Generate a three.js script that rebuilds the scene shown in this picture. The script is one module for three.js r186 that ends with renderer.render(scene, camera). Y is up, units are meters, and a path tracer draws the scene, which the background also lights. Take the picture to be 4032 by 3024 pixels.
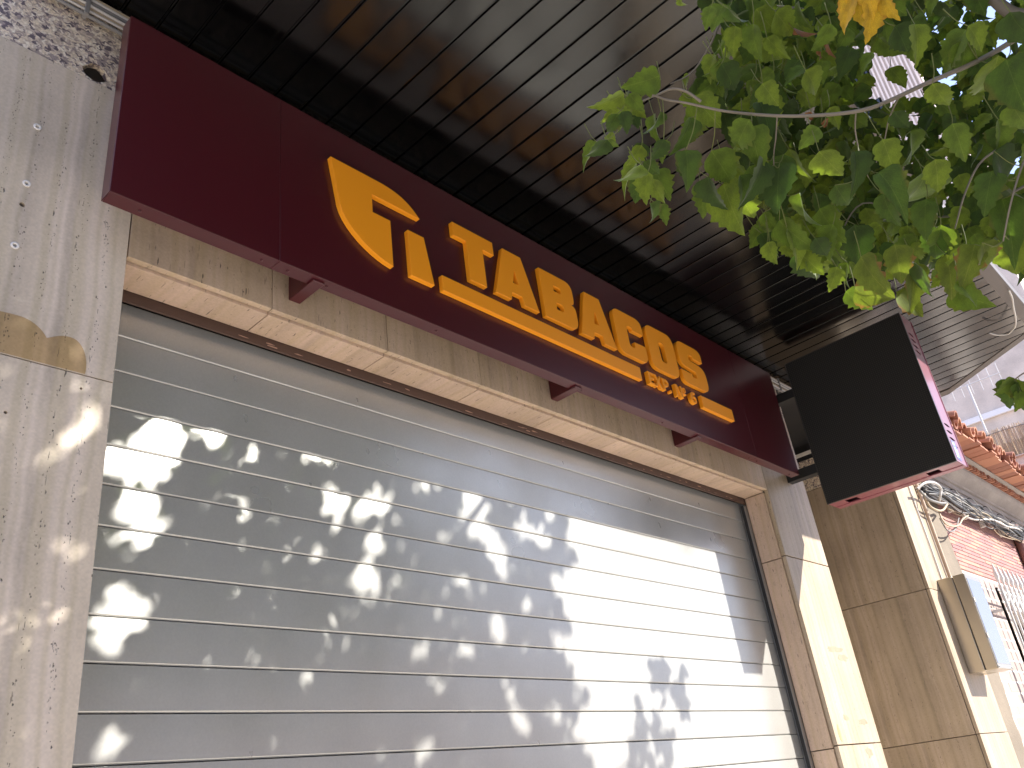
import * as THREE from 'three';
import { RoundedBoxGeometry } from 'three/addons/geometries/RoundedBoxGeometry.js';
import { mergeGeometries } from 'three/addons/utils/BufferGeometryUtils.js';
import { FontLoader } from 'three/addons/loaders/FontLoader.js';

// ---------------------------------------------------------------- camera, sky, sun, exposure
const EYE = 1.55;                                   // eye height; the coordinates below count y from the eye, x along the facade, z out of it
const scene = new THREE.Scene();
const renderer = new THREE.WebGLRenderer({ antialias: true });
renderer.setSize(1024, 768);
renderer.toneMapping = THREE.LinearToneMapping;
renderer.toneMappingExposure = 3.55;
renderer.shadowMap.enabled = true;

const RIGHT = new THREE.Vector3(0.684649, -0.120469, 0.718848);
const UP = new THREE.Vector3(-0.259823, 0.881118, 0.395125);
const FWD = new THREE.Vector3(0.680990, 0.457295, -0.571956);
const FOCAL = 3346.6;                               // in pixels of the 4032 x 3024 photograph
const camera = new THREE.PerspectiveCamera(2 * Math.atan(1512 / FOCAL) * 180 / Math.PI, 4 / 3, 0.05, 400);
camera.position.set(0, EYE, 0);
camera.quaternion.setFromRotationMatrix(new THREE.Matrix4().makeBasis(RIGHT, UP, FWD.clone().negate()));
scene.add(camera);

const SUN = new THREE.Vector3(0.6, 0.769, 0.9875).normalize();
{
  const w = 256, h = 128, d = new Float32Array(w * h * 4);
  for (let j = 0; j < h; j++) for (let i = 0; i < w; i++) {
    const el = ((j + 0.5) / h - 0.5) * Math.PI, az = ((i + 0.5) / w - 0.5) * 2 * Math.PI;
    const dir = new THREE.Vector3(Math.cos(el) * Math.cos(az), Math.sin(el), Math.cos(el) * Math.sin(az));
    const up = Math.max(0, dir.y), air = Math.exp(-up * 3.2), g = Math.max(0, dir.dot(SUN));
    const glow = 0.35 * Math.pow(g, 8) + 0.18 * g * g;
    const k = (j + 0.5) / h < 0.5 ? 0.5 : 0.95, o = (j * w + i) * 4;
    d[o] = k * (0.125 + 0.38 * air + glow * 0.55);
    d[o + 1] = k * (0.205 + 0.34 * air + glow * 0.5);
    d[o + 2] = k * (0.44 + 0.20 * air + glow * 0.42);
    d[o + 3] = 1;
  }
  const sky = new THREE.DataTexture(d, w, h, THREE.RGBAFormat, THREE.FloatType);
  sky.mapping = THREE.EquirectangularReflectionMapping; sky.magFilter = THREE.LinearFilter; sky.needsUpdate = true;
  scene.background = sky; scene.environment = sky;
}
const sun = new THREE.DirectionalLight(new THREE.Color(1, 0.955, 0.885), 3.3);
sun.position.copy(SUN).multiplyScalar(40).add(new THREE.Vector3(3, EYE, 0));
sun.target.position.set(3, EYE, 0);
sun.castShadow = true; sun.shadow.mapSize.set(4096, 4096);
Object.assign(sun.shadow.camera, { left: -14, right: 14, top: 14, bottom: -14, near: 1, far: 90 });
scene.add(sun, sun.target);

// ---------------------------------------------------------------- helpers
let seed = 7;
const rnd = () => { seed = (seed * 1664525 + 1013904223) >>> 0; return seed / 4294967296; };
const rr = (a, b) => a + (b - a) * rnd();
const V = (x, y, z) => new THREE.Vector3(x, y + EYE, z);
const taken = {};
const numbered = n => { const k = taken[n] = (taken[n] ?? -1) + 1; return k ? `${n}_${String(k).padStart(3, '0')}` : n; };
function shade(m) { m.castShadow = m.receiveShadow = true; return m; }
function thing(name, label, category, group) {
  const g = new THREE.Group(); g.name = numbered(name); g.userData = { label, category };
  if (group) g.userData.group = group;
  scene.add(g); return g;
}
function part(name, geo, mat, parent, label) {
  const m = shade(new THREE.Mesh(geo, mat)); m.name = name;
  if (label) m.userData.label = label;
  parent.add(m); return m;
}
function struct(name, geo, mat) { const m = shade(new THREE.Mesh(geo, mat)); m.name = name; m.userData.kind = 'structure'; scene.add(m); return m; }
// ray of a photograph pixel, and where it meets a plane
const ray = (u, v) => RIGHT.clone().multiplyScalar((u - 2016) / FOCAL).addScaledVector(UP, -(v - 1512) / FOCAL).add(FWD);
const hit = (u, v, axis, val) => { const d = ray(u, v); return d.multiplyScalar(val / d[axis]); };
const lift = p => p.clone().setY(p.y + EYE);

// surface coordinates in metres
function metric(geo, size = 1, ox = 0, oy = 0, swap = false) {
  const g = geo.index ? geo.toNonIndexed() : geo;
  const p = g.attributes.position, n = g.attributes.normal, uv = new Float32Array(p.count * 2);
  for (let i = 0; i < p.count; i++) {
    const ax = Math.abs(n.getX(i)), ay = Math.abs(n.getY(i)), az = Math.abs(n.getZ(i));
    let u, v;
    if (az >= ax && az >= ay) { u = p.getX(i); v = p.getY(i); } else if (ax >= ay) { u = p.getZ(i); v = p.getY(i); } else { u = p.getX(i); v = p.getZ(i); }
    if (swap) [u, v] = [v, u];
    uv[2 * i] = u / size + ox; uv[2 * i + 1] = v / size + oy;
  }
  g.setAttribute('uv', new THREE.BufferAttribute(uv, 2));
  return g;
}
function box(x0, x1, y0, y1, z0, z1, r = 0) {
  const w = x1 - x0, h = y1 - y0, d = z1 - z0;
  const g = r ? new RoundedBoxGeometry(w, h, d, 1, r) : new THREE.BoxGeometry(w, h, d);
  g.translate((x0 + x1) / 2, (y0 + y1) / 2 + EYE, (z0 + z1) / 2);
  return metric(g, 1, rnd() * 7, rnd() * 7);
}
const plain = g => { const q = g.index ? g.toNonIndexed() : g; for (const k of Object.keys(q.attributes)) if (!['position', 'normal', 'uv'].includes(k)) q.deleteAttribute(k); return q; };
const merge = a => mergeGeometries(a.map(plain));
function along_x(profile, x0, x1) {          // profile: [z, y] pairs
  const s = new THREE.Shape(profile.map(([z, y]) => new THREE.Vector2(-z, y)));
  const g = new THREE.ExtrudeGeometry(s, { depth: x1 - x0, bevelEnabled: false });
  g.rotateY(Math.PI / 2); g.translate(x0, EYE, 0);
  return metric(g, 1, rnd() * 7, rnd() * 7);
}
function tube(pts, r, seg = 0, rad = 6) {
  const c = new THREE.CatmullRomCurve3(pts);
  return new THREE.TubeGeometry(c, seg || Math.max(4, pts.length * 4), r, rad);
}
function taper(pts, r0, r1, rad = 8) {        // a limb: a tube that narrows
  const c = new THREE.CatmullRomCurve3(pts), n = pts.length * 5, g = new THREE.TubeGeometry(c, n, 1, rad), p = g.attributes.position;
  for (let i = 0; i <= n; i++) {
    const o = c.getPointAt(i / n), r = r0 + (r1 - r0) * i / n;
    for (let j = 0; j <= rad; j++) { const k = i * (rad + 1) + j; p.setXYZ(k, o.x + (p.getX(k) - o.x) * r, o.y + (p.getY(k) - o.y) * r, o.z + (p.getZ(k) - o.z) * r); }
  }
  return g;
}
function rod(a, b, r, rad = 8) { return new THREE.TubeGeometry(new THREE.LineCurve3(a, b), 1, r, rad); }
function rounded(pts) {                        // polygon with a radius at each corner -> Shape
  const s = new THREE.Shape(), n = pts.length;
  pts.forEach(([x, y, r = 0.0015], i) => {
    const a = pts[(i + n - 1) % n], b = pts[(i + 1) % n], da = Math.hypot(a[0] - x, a[1] - y), db = Math.hypot(b[0] - x, b[1] - y);
    const ra = Math.min(r, da / 2), rb = Math.min(r, db / 2);
    const p = [x + (a[0] - x) / da * ra, y + (a[1] - y) / da * ra], q = [x + (b[0] - x) / db * rb, y + (b[1] - y) / db * rb];
    i ? s.lineTo(...p) : s.moveTo(...p);
    s.quadraticCurveTo(x, y, ...q);
  });
  s.closePath(); return s;
}

// ---------------------------------------------------------------- procedural textures
const TBL = new Float32Array(65536); for (let i = 0; i < 65536; i++) TBL[i] = rnd();
const lat = (x, y) => TBL[((x & 255) + ((y & 255) << 8)) & 65535];
function noise(x, y, px = 256, py = 256) {
  const xi = Math.floor(x), yi = Math.floor(y); let fx = x - xi, fy = y - yi; fx = fx * fx * (3 - 2 * fx); fy = fy * fy * (3 - 2 * fy);
  const m = (a, p) => ((a % p) + p) % p, x0 = m(xi, px), x1 = m(xi + 1, px), y0 = m(yi, py), y1 = m(yi + 1, py);
  return (lat(x0, y0) * (1 - fx) + lat(x1, y0) * fx) * (1 - fy) + (lat(x0, y1) * (1 - fx) + lat(x1, y1) * fx) * fy;
}
function fbm(x, y, p, oct = 4) { let s = 0, a = 0.5, t = 0; for (let o = 0; o < oct; o++) { s += a * noise(x, y, p, p); t += a; x = x * 2 + 0; y = y * 2; p *= 2; a *= 0.5; } return s / t; }
function tex(w, h, fn, srgb = true) {
  const d = new Uint8Array(w * h * 4);
  for (let j = 0; j < h; j++) for (let i = 0; i < w; i++) { const c = fn(i / w, j / h), o = (j * w + i) * 4; d[o] = Math.max(0, Math.min(255, c[0])); d[o + 1] = Math.max(0, Math.min(255, c[1])); d[o + 2] = Math.max(0, Math.min(255, c[2])); d[o + 3] = 255; }
  const t = new THREE.DataTexture(d, w, h); t.wrapS = t.wrapT = THREE.RepeatWrapping; t.magFilter = THREE.LinearFilter; t.minFilter = THREE.LinearMipmapLinearFilter; t.generateMipmaps = true;
  if (srgb) t.colorSpace = THREE.SRGBColorSpace;
  t.needsUpdate = true; return t;
}
// travertine: upright bands and rows of small drawn-out pits, one square metre
function travertine(N, tint, pits, lanes, long, streak) {
  const dark = new Float32Array(N * N);
  for (let k = 0; k < pits; k++) {
    const lane = Math.floor(rnd() * lanes) / lanes + 0.012 * Math.sin(k) * rnd(), y = rnd(), len = Math.ceil((rnd() < long ? rr(8, 26) : rr(1, 6)) * N / 1024), wid = rnd() < 0.22 ? 2 : 1, lean = rr(-0.06, 0.06), deep = rr(0.35, 1);
    for (let t = 0; t < len; t++) {
      const e = Math.sin(Math.PI * (t + 0.5) / len), w = Math.max(1, Math.round(wid * (0.5 + e)));
      for (let a = 0; a < w; a++) { const X = ((Math.round(lane * N + lean * t) + a) % N + N) % N, Y = ((Math.round(y * N) + t) % N + N) % N; dark[Y * N + X] = Math.max(dark[Y * N + X], deep * (0.5 + 0.5 * e)); }
    }
  }
  const line = (x, f, ph) => noise(x * f + ph, 0.37 * f, f, 256);
  const map = tex(N, N, (u, v) => {
    const x = u + (fbm(u * 2, v * 3, 3, 3) - 0.5) * 0.03 + (noise(u * 24, v * 14, 24, 14) - 0.5) * 0.004;
    const band = line(x, 12, 0) * 0.18 + line(x, 37, 5) * 0.36 + line(x, 110, 9) * 0.46;
    const cloud = fbm(u * 3, v * 4, 4, 4), grain = noise(u * 256, v * 256, 256, 256), patch = noise(u * 9, v * 5, 9, 5);
    const vein = Math.pow(Math.max(0, line(x, 29, 3) - 0.66) * 3, 1.3) * (0.25 + 0.75 * patch) * (0.6 + 0.6 * noise(u * 150, v * 60, 150, 60));
    const k = 0.82 + streak * (band - 0.5) + 0.14 * (cloud - 0.5) + 0.05 * (grain - 0.5) - (0.06 + 0.7 * streak) * vein;
    const pit = dark[Math.floor(v * N) * N + Math.floor(u * N)], f = k * (1 - 0.58 * pit);
    return [tint[0] * f, tint[1] * f, tint[2] * f * (1 - 0.10 * (0.6 - band))];
  });
  const bump = tex(N, N, (u, v) => { const h = 255 * ((1 - dark[Math.floor(v * N) * N + Math.floor(u * N)]) * 0.9 + 0.1 * noise(u * 200, v * 60, 200, 60)); return [h, h, h]; }, false);
  return { map, bump };
}
const trav = travertine(1024, [238, 220, 197], 1900, 17, 0.05, 0.16), travOpen = travertine(1024, [236, 219, 201], 900, 70, 0.5, 0.10);
const granite = tex(1024, 1024, (u, v) => {
  let best = 9, id = 0; const G = 128, wx = u + (noise(u * 150, v * 150, 150, 150) - 0.5) * 0.010, wy = v + (noise(u * 150 + 31, v * 150 + 17, 150, 150) - 0.5) * 0.010, gx = Math.floor(wx * G), gy = Math.floor(wy * G);
  for (let a = -1; a <= 1; a++) for (let b = -1; b <= 1; b++) {
    const X = ((gx + a) % G + G) % G, Y = ((gy + b) % G + G) % G, jx = lat(X, Y), jy = lat(X + 91, Y + 13);
    const dx = (gx + a + jx - wx * G), dy = (gy + b + jy - wy * G), d = Math.abs(dx) * 0.9 + Math.abs(dy) * 1.2; if (d < best) { best = d; id = lat(X + 47, Y + 77); }
  }
  const f = 0.88 + 0.24 * noise(u * 300, v * 300, 256, 256);
  const c = id < 0.13 ? [112, 100, 106] : id < 0.32 ? [172, 158, 152] : id < 0.52 ? [206, 190, 172] : id < 0.8 ? [234, 218, 192] : [242, 230, 210];
  return c.map(q => q * f);
});
const patchy = tex(512, 512, (u, v) => { const q = 150 + 210 * (fbm(u * 5, v * 5, 5, 5) - 0.5) + 40 * (noise(u * 120, v * 120, 120, 120) - 0.5); return [q, q, q]; }, false);
const ripple = tex(256, 256, (u, v) => { const q = 255 * (0.7 * noise(u * 3, v * 5, 3, 5) + 0.3 * noise(u * 8, v * 11, 8, 11)); return [q, q, q]; }, false);
const plankStain = (() => {
  const spots = []; for (let i = 0; i < 46; i++) spots.push([rnd(), rnd(), rr(0.004, 0.016), rr(0.3, 1)]);
  return tex(1024, 1024, (u, v) => {
    let k = 0.82 + 0.5 * (fbm(u * 6, v * 3, 6, 5) - 0.5);
    const du = (noise(u * 30, v * 30, 30, 30) - 0.5) * 0.02, dv = (noise(u * 30 + 9, v * 30 + 4, 30, 30) - 0.5) * 0.02;
    for (const [x, y, r, a] of spots) { const d = Math.hypot(u + du - x, v + dv - y); if (d < r) k *= 1 - 0.5 * a * Math.min(1, (1 - d / r) * 4); }
    return [84 * k, 80 * k, 80 * k];
  });
})();
const plankGloss = tex(512, 512, (u, v) => { const q = 36 + 46 * (fbm(u * 7, v * 4, 7, 5) - 0.42) + 10 * noise(u * 90, v * 90, 90, 90); return [q, q, q]; }, false);
const shutterTone = tex(1024, 1024, (u, v) => { const q = 214 + 3 * (noise(u * 14, v * 2, 14, 2) - 0.5) + 9 * (fbm(u * 8, v * 8, 8, 4) - 0.5) + 7 * (noise(u * 300, v * 300, 256, 256) - 0.5); return [q, q * 0.995, q * 0.98]; });
const shutterGloss = tex(512, 512, (u, v) => { const q = 82 + 40 * (fbm(u * 6, v * 6, 6, 4) - 0.5); return [q, q, q]; }, false);
const dots = tex(32, 32, (u, v) => { const x = (u * 2) % 1 - 0.5, y = (v * 2) % 1 - 0.5, d = Math.hypot(x, y); return d < 0.27 ? [50, 46, 39] : (Math.abs(y) > 0.42 ? [5, 5, 5] : [10, 9, 9]); });
const paving = tex(512, 512, (u, v) => { const q = 212 + 34 * (fbm(u * 10, v * 10, 10, 5) - 0.5) + 24 * (noise(u * 200, v * 200, 200, 200) - 0.5); return [q, q * 0.97, q * 0.92]; });
const tarmac = tex(512, 512, (u, v) => { const q = 126 + 34 * (fbm(u * 8, v * 8, 8, 5) - 0.5) + 40 * (noise(u * 220, v * 220, 220, 220) - 0.5); return [q, q, q * 1.02]; });
const plaster = tex(512, 512, (u, v) => { const q = 222 + 40 * (fbm(u * 5, v * 5, 5, 5) - 0.5) + 14 * (noise(u * 160, v * 160, 160, 160) - 0.5); return [q, q, q]; });

const std = (c, roughness, extra = {}) => new THREE.MeshStandardMaterial({ color: c, roughness, ...extra });
const rgb = (r, g, b) => new THREE.Color().setRGB(r, g, b);
const M = {
  trav: std(0xffffff, 0.5, { map: trav.map, bumpMap: trav.bump, bumpScale: 0.0009 }),
  travWarm: std(rgb(0.90, 0.80, 0.68), 0.42, { map: travOpen.map, bumpMap: travOpen.bump, bumpScale: 0.0009 }),
  travPink: std(rgb(0.96, 0.83, 0.74), 0.55, { map: travOpen.map, bumpMap: travOpen.bump, bumpScale: 0.0009 }),
  travCreamDimmed: std(rgb(0.70, 0.655, 0.60), 0.5, { map: trav.map, bumpMap: trav.bump, bumpScale: 0.0009 }),  // cream tint, darkened in the colour to offset strong sunlight on the right piers
  mortar: std(rgb(0.30, 0.25, 0.20), 0.95),
  granite: std(rgb(0.80, 0.78, 0.76), 0.45, { map: granite }),
  red: new THREE.MeshPhysicalMaterial({ color: rgb(0.062, 0.0068, 0.0105), roughness: 0.3, clearcoat: 0.25, clearcoatRoughness: 0.22 }),
  redCabinet: new THREE.MeshPhysicalMaterial({ color: rgb(0.22, 0.05, 0.07), roughness: 0.40, clearcoat: 0.6, clearcoatRoughness: 0.15 }),
  orange: std(rgb(0.95, 0.345, 0.012), 0.42),
  steelBrown: std(rgb(0.085, 0.047, 0.034), 0.55, { bumpMap: patchy, bumpScale: 0.001 }),
  rust: std(rgb(0.10, 0.045, 0.025), 0.8),
  plank: new THREE.MeshPhysicalMaterial({ color: rgb(0.022, 0.023, 0.026), roughness: 1, ior: 1.62, map: plankStain, roughnessMap: plankGloss }),
  border: std(rgb(0.085, 0.068, 0.06), 0.5, { bumpMap: patchy, bumpScale: 0.001 }),
  plankGroove: std(rgb(0.014, 0.012, 0.011), 0.5),
  shutter: std(rgb(0.755, 0.755, 0.735), 1, { map: shutterTone, roughnessMap: shutterGloss, metalness: 0.5, bumpMap: ripple, bumpScale: 0.0007 }),
  guide: std(rgb(0.34, 0.34, 0.34), 0.4, { metalness: 0.7 }),
  black: std(rgb(0.012, 0.012, 0.013), 0.55),
  dark: std(rgb(0.03, 0.025, 0.022), 0.9),
  plug: std(rgb(0.72, 0.68, 0.62), 0.6),
  plasterCream: std(rgb(0.90, 0.76, 0.63), 0.9, { map: plaster }),
  plasterGrey: std(rgb(0.50, 0.44, 0.39), 0.92, { map: plaster, bumpMap: patchy, bumpScale: 0.004 }),
  cement: std(rgb(0.27, 0.22, 0.165), 0.95, { map: plaster, bumpMap: patchy, bumpScale: 0.006 }),
  concrete: std(rgb(0.42, 0.39, 0.36), 0.9, { map: plaster }),
  glassDark: std(rgb(0.03, 0.035, 0.04), 0.08),
  white: std(rgb(0.60, 0.58, 0.55), 0.5),
  boxMetal: std(rgb(0.46, 0.41, 0.33), 0.3, { metalness: 0.9 }),
  boxFront: std(rgb(0.42, 0.42, 0.45), 0.22, { metalness: 1 }),
  bark: std(rgb(0.16, 0.13, 0.10), 0.9, { bumpMap: patchy, bumpScale: 0.004 }),
  twig: std(rgb(0.17, 0.145, 0.11), 0.8),
  petiole: std(rgb(0.11, 0.125, 0.03), 0.7),
  terracotta: [rgb(0.36, 0.145, 0.085), rgb(0.43, 0.19, 0.11), rgb(0.29, 0.12, 0.075)].map(c => std(c, 0.85)),
  brickPink: [rgb(0.36, 0.19, 0.165), rgb(0.40, 0.215, 0.175), rgb(0.33, 0.165, 0.155), rgb(0.42, 0.24, 0.18)].map(c => std(c, 0.85, { bumpMap: patchy, bumpScale: 0.003 })),
  brickPaint: [rgb(0.34, 0.27, 0.24), rgb(0.32, 0.25, 0.225), rgb(0.36, 0.285, 0.25)].map(c => std(c, 0.8, { bumpMap: patchy, bumpScale: 0.003 })),
  paintLight: std(rgb(0.60, 0.54, 0.48), 0.85),
  cableW: std(rgb(0.55, 0.52, 0.48), 0.5), cableG: std(rgb(0.22, 0.21, 0.20), 0.5), cableB: std(rgb(0.02, 0.02, 0.022), 0.5), cableT: std(rgb(0.42, 0.33, 0.22), 0.6),
  reed: std(rgb(0.46, 0.35, 0.22), 0.9), reedPale: std(rgb(0.58, 0.47, 0.36), 0.9),
};

// ---------------------------------------------------------------- ground
{
  const g = (x0, x1, z0, z1, y, s) => { const q = new THREE.PlaneGeometry(x1 - x0, z1 - z0); q.rotateX(-Math.PI / 2); q.translate((x0 + x1) / 2, y, (z0 + z1) / 2); return metric(q, s); };
  struct('ground', g(-120, 120, -120, 120, -0.16, 2), std(rgb(0.9, 0.9, 0.9), 0.95, { map: paving }));
  struct('road', g(-60, 60, 2.0, 8.4, -0.13, 2), std(rgb(1, 1, 1), 0.9, { map: tarmac }));
  const pave = box(-40, 40, -EYE - 0.15, -EYE, -3.2, 1.8); struct('pavement', pave, std(rgb(1, 0.97, 0.93), 0.85, { map: paving }));
  struct('kerb', box(-40, 40, -EYE - 0.15, -EYE - 0.002, 1.8, 1.98, 0.012), M.concrete);
  struct('far_pavement', box(-40, 40, -EYE - 0.15, -EYE - 0.01, 8.4, 10.9), std(rgb(1.05, 1, 0.94), 0.85, { map: paving }));
}

// ---------------------------------------------------------------- the shop building: core, stone facing, lintel, jambs, granite
const ZW = -1.73;                                    // face of the stone facing
const shop = thing('shop_building', 'beige travertine clad shop front with granite band around the shutter opening', 'building');
{
  part('wall', merge([box(-5, 0.66, -EYE, 5.5, -6, -1.83), box(3.95, 4.388, -EYE, 5.5, -6, -1.752), box(0.66, 3.95, 1.335, 5.5, -6, -1.752), box(0.66, 3.95, -EYE, 1.335, -6, -2.2),
    box(4.388, 5.752, 2.3, 5.5, -6, -1.752), box(4.388, 5.752, -EYE, 2.3, -6, -3.2), box(5.752, 6.32, -EYE, 5.5, -6, -1.69)]), M.mortar, shop);
  part('upper_wall', box(-5, 6.33, 2.36, 5.5, -1.75, -1.70), M.plasterCream, shop);
  const slab = (x0, x1, y0, y1, m = M.trav, z = ZW) => part('travertine_slab', box(x0 + 0.0012, x1 - 0.0012, y0 + 0.0012, y1 - 0.0012, z - 0.02, z, 0.0016), m, shop);
  // left pier; the upper slab is pierced by drill holes
  const pierced = (x0, x1, y0, y1, holes, mat, name, z = ZW) => {
    const s = new THREE.Shape([[x0, y0], [x1, y0], [x1, y1], [x0, y1]].map(p => new THREE.Vector2(...p)));
    for (const [x, y, r, ragged = 0] of holes) { const h = new THREE.Path(); const n = 22; for (let i = 0; i <= n; i++) { const a = i / n * 2 * Math.PI, q = r * (1 + ragged * (noise(Math.cos(a) * 2 + 5, Math.sin(a) * 2 + 9) - 0.5)); i ? h.lineTo(x + q * Math.cos(a), y + q * Math.sin(a)) : h.moveTo(x + q, y); } s.holes.push(h); }
    const g = new THREE.ExtrudeGeometry(s, { depth: 0.02, bevelEnabled: false }); g.translate(0, EYE, z - 0.02);
    return part(name, metric(g, 1, 0.31, 0.63), mat, shop);
  };
  pierced(-2.2, 0.684, 0.982, 1.829, [[0.446, 1.602, 0.0058], [0.445, 1.427, 0.0058], [0.444, 1.366, 0.0062], [0.444, 1.251, 0.0058]], M.trav, 'travertine_slab');
  pierced(-2.2, 0.684, 0.118, 0.979, [[0.481, 0.853, 0.0035], [0.618, 0.947, 0.003]], M.trav, 'travertine_slab');
  slab(-2.2, 0.685, -0.74, 0.1165); slab(-2.2, 0.685, -1.53, -0.7415);
  for (const [x, y] of [[0.446, 1.602], [0.445, 1.427], [0.444, 1.251]]) {
    const ring = new THREE.LatheGeometry([[0.0038, -0.010], [0.0038, 0.0012], [0.0055, 0.0022], [0.0088, 0.0016], [0.0092, 0]].map(p => new THREE.Vector2(...p)), 20);
    ring.rotateX(Math.PI / 2); ring.translate(x, y + EYE, ZW + 0.0005); part('wall_plug', ring, M.plug, shop);
  }
  // damp stain left by a removed fitting: thin film of old glue with its own outline
  {
    const s = new THREE.Shape(); s.moveTo(0.30, 0.984); s.lineTo(0.622, 0.984);
    s.bezierCurveTo(0.626, 1.02, 0.612, 1.062, 0.585, 1.064); s.bezierCurveTo(0.560, 1.066, 0.545, 1.05, 0.535, 1.046); s.bezierCurveTo(0.520, 1.07, 0.495, 1.082, 0.470, 1.080); s.bezierCurveTo(0.43, 1.08, 0.40, 1.07, 0.30, 1.07); s.closePath();
    const g = new THREE.ExtrudeGeometry(s, { depth: 0.0006, bevelEnabled: false, curveSegments: 20 }); g.translate(0, EYE, ZW + 0.0002);
    part('glue_stain', metric(g, 1, 0.31, 0.63), std(rgb(0.72, 0.58, 0.36), 0.6, { map: trav.map }), shop, 'yellowish glue stain on the pier');
  }
  const residue = (u, v, w, h, c) => { const p = hit(u, v, 'z', ZW), s = new THREE.Shape(); for (let i = 0; i <= 36; i++) { const a = i / 36 * 2 * Math.PI, q = 0.65 + 0.7 * noise(Math.cos(a) * 2.2 + u, Math.sin(a) * 2.2 + v); const X = p.x + w * q * Math.cos(a), Y = p.y + h * q * Math.sin(a); i ? s.lineTo(X, Y) : s.moveTo(X, Y); } const g = new THREE.ExtrudeGeometry(s, { depth: 0.0005, bevelEnabled: false }); g.translate(0, EYE, ZW + 0.0002); part('tape_residue', metric(g, 1, 0.4, 0.1), std(c, 0.6, { map: trav.map }), shop); };
  for (const [u, v, w, h, c] of [[3286, 2556, 0.095, 0.014, rgb(0.60, 0.54, 0.46)], [3318, 2590, 0.05, 0.016, rgb(0.61, 0.555, 0.475)], [3330, 2826, 0.026, 0.012, rgb(0.61, 0.555, 0.475)], [3400, 2842, 0.045, 0.015, rgb(0.60, 0.54, 0.46)], [3306, 2890, 0.012, 0.034, rgb(0.62, 0.50, 0.30)], [3425, 2962, 0.034, 0.022, rgb(0.61, 0.55, 0.47)]]) residue(u, v, w, h, c);
  // granite band
  pierced(-2.2, 0.70, 1.8305, 2.16, [[0.560, 1.8635, 0.0315, 0.5]], M.granite, 'granite_slab', ZW - 0.001);
  for (let i = 0; i < 4; i++) part('granite_slab', box(0.702 + i * 0.927, 1.626 + i * 0.927, 1.8305, 2.16, ZW - 0.021, ZW - 0.001, 0.0015), M.granite, shop);
  // lintel facing and soffit, in lengths of 40 cm
  const cuts = [0.687, 1.087, 1.494, 1.90, 2.297, 2.70, 3.125, 3.52, 3.925];
  for (let i = 0; i < 8; i++) {
    part('lintel_slab', box(cuts[i] + 0.001, cuts[i + 1] - 0.001, 1.331, 1.829, ZW - 0.02, ZW, 0.0014), M.travWarm, shop);
    part('soffit_slab', box(cuts[i] + 0.0012, Math.min(3.914, cuts[i + 1] - 0.0012), 1.322, 1.336, -1.856, ZW - 0.0215, 0.0014), M.travPink, shop);
  }
  // right jamb and right pier
  const js = [[0.985, 1.321], [0.128, 0.983], [-0.74, 0.126], [-1.53, -0.742]];
  for (const [a, b] of js) part('jamb_slab', box(3.915, 3.935, a + 0.001, b - 0.001, -1.856, ZW - 0.0215, 0.0014), M.travPink, shop);
  for (const [a, b] of [[0.9935, 1.829], [0.137, 0.991], [-0.74, 0.1345], [-1.53, -0.7425]]) slab(3.925, 4.41, a, b, M.travCreamDimmed);
  part('pier_return', box(4.391, 4.409, -1.53, 1.829, -3.2, ZW - 0.0215), M.trav, shop);
  part('left_jamb', box(0.664, 0.683, -1.53, 1.32, -1.856, ZW - 0.0215), M.travPink, shop);
  // second pier, its shaded side towards the entrance recess
  const X2 = 5.73, Z2 = -1.667;
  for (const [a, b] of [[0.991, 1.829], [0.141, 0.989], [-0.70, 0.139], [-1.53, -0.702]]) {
    part('travertine_slab', box(X2, X2 + 0.02, a + 0.001, b - 0.001, -3.2, Z2 - 0.0235, 0.0016), M.travCreamDimmed, shop);
    part('travertine_slab', box(X2 + 0.002, 6.295, a + 0.001, b - 0.001, Z2 - 0.02, Z2, 0.0016), M.travCreamDimmed, shop);
  }
  part('granite_slab', box(X2, X2 + 0.02, 1.831, 2.052, -3.2, Z2 - 0.0235, 0.0015), M.granite, shop);
  part('granite_slab', box(X2 + 0.002, 6.295, 1.831, 2.30, Z2 - 0.02, Z2, 0.0015), M.granite, shop);
  part('black_trim', box(X2 - 0.004, X2 + 0.02, 2.054, 2.30, -3.2, Z2 - 0.02), M.black, shop);
  part('pale_strip', box(X2 - 0.012, X2 - 0.005, 2.082, 2.108, -3.1, Z2 - 0.05), M.plug, shop);
  part('recess_ceiling', box(4.41, 5.73, 2.16, 2.3, -3.2, -1.73), M.black, shop);
  part('entrance_door', box(4.6, 5.6, -EYE + 0.001, 0.75, -3.198, -3.14, 0.004), std(rgb(0.09, 0.06, 0.045), 0.4), shop);
}
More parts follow.
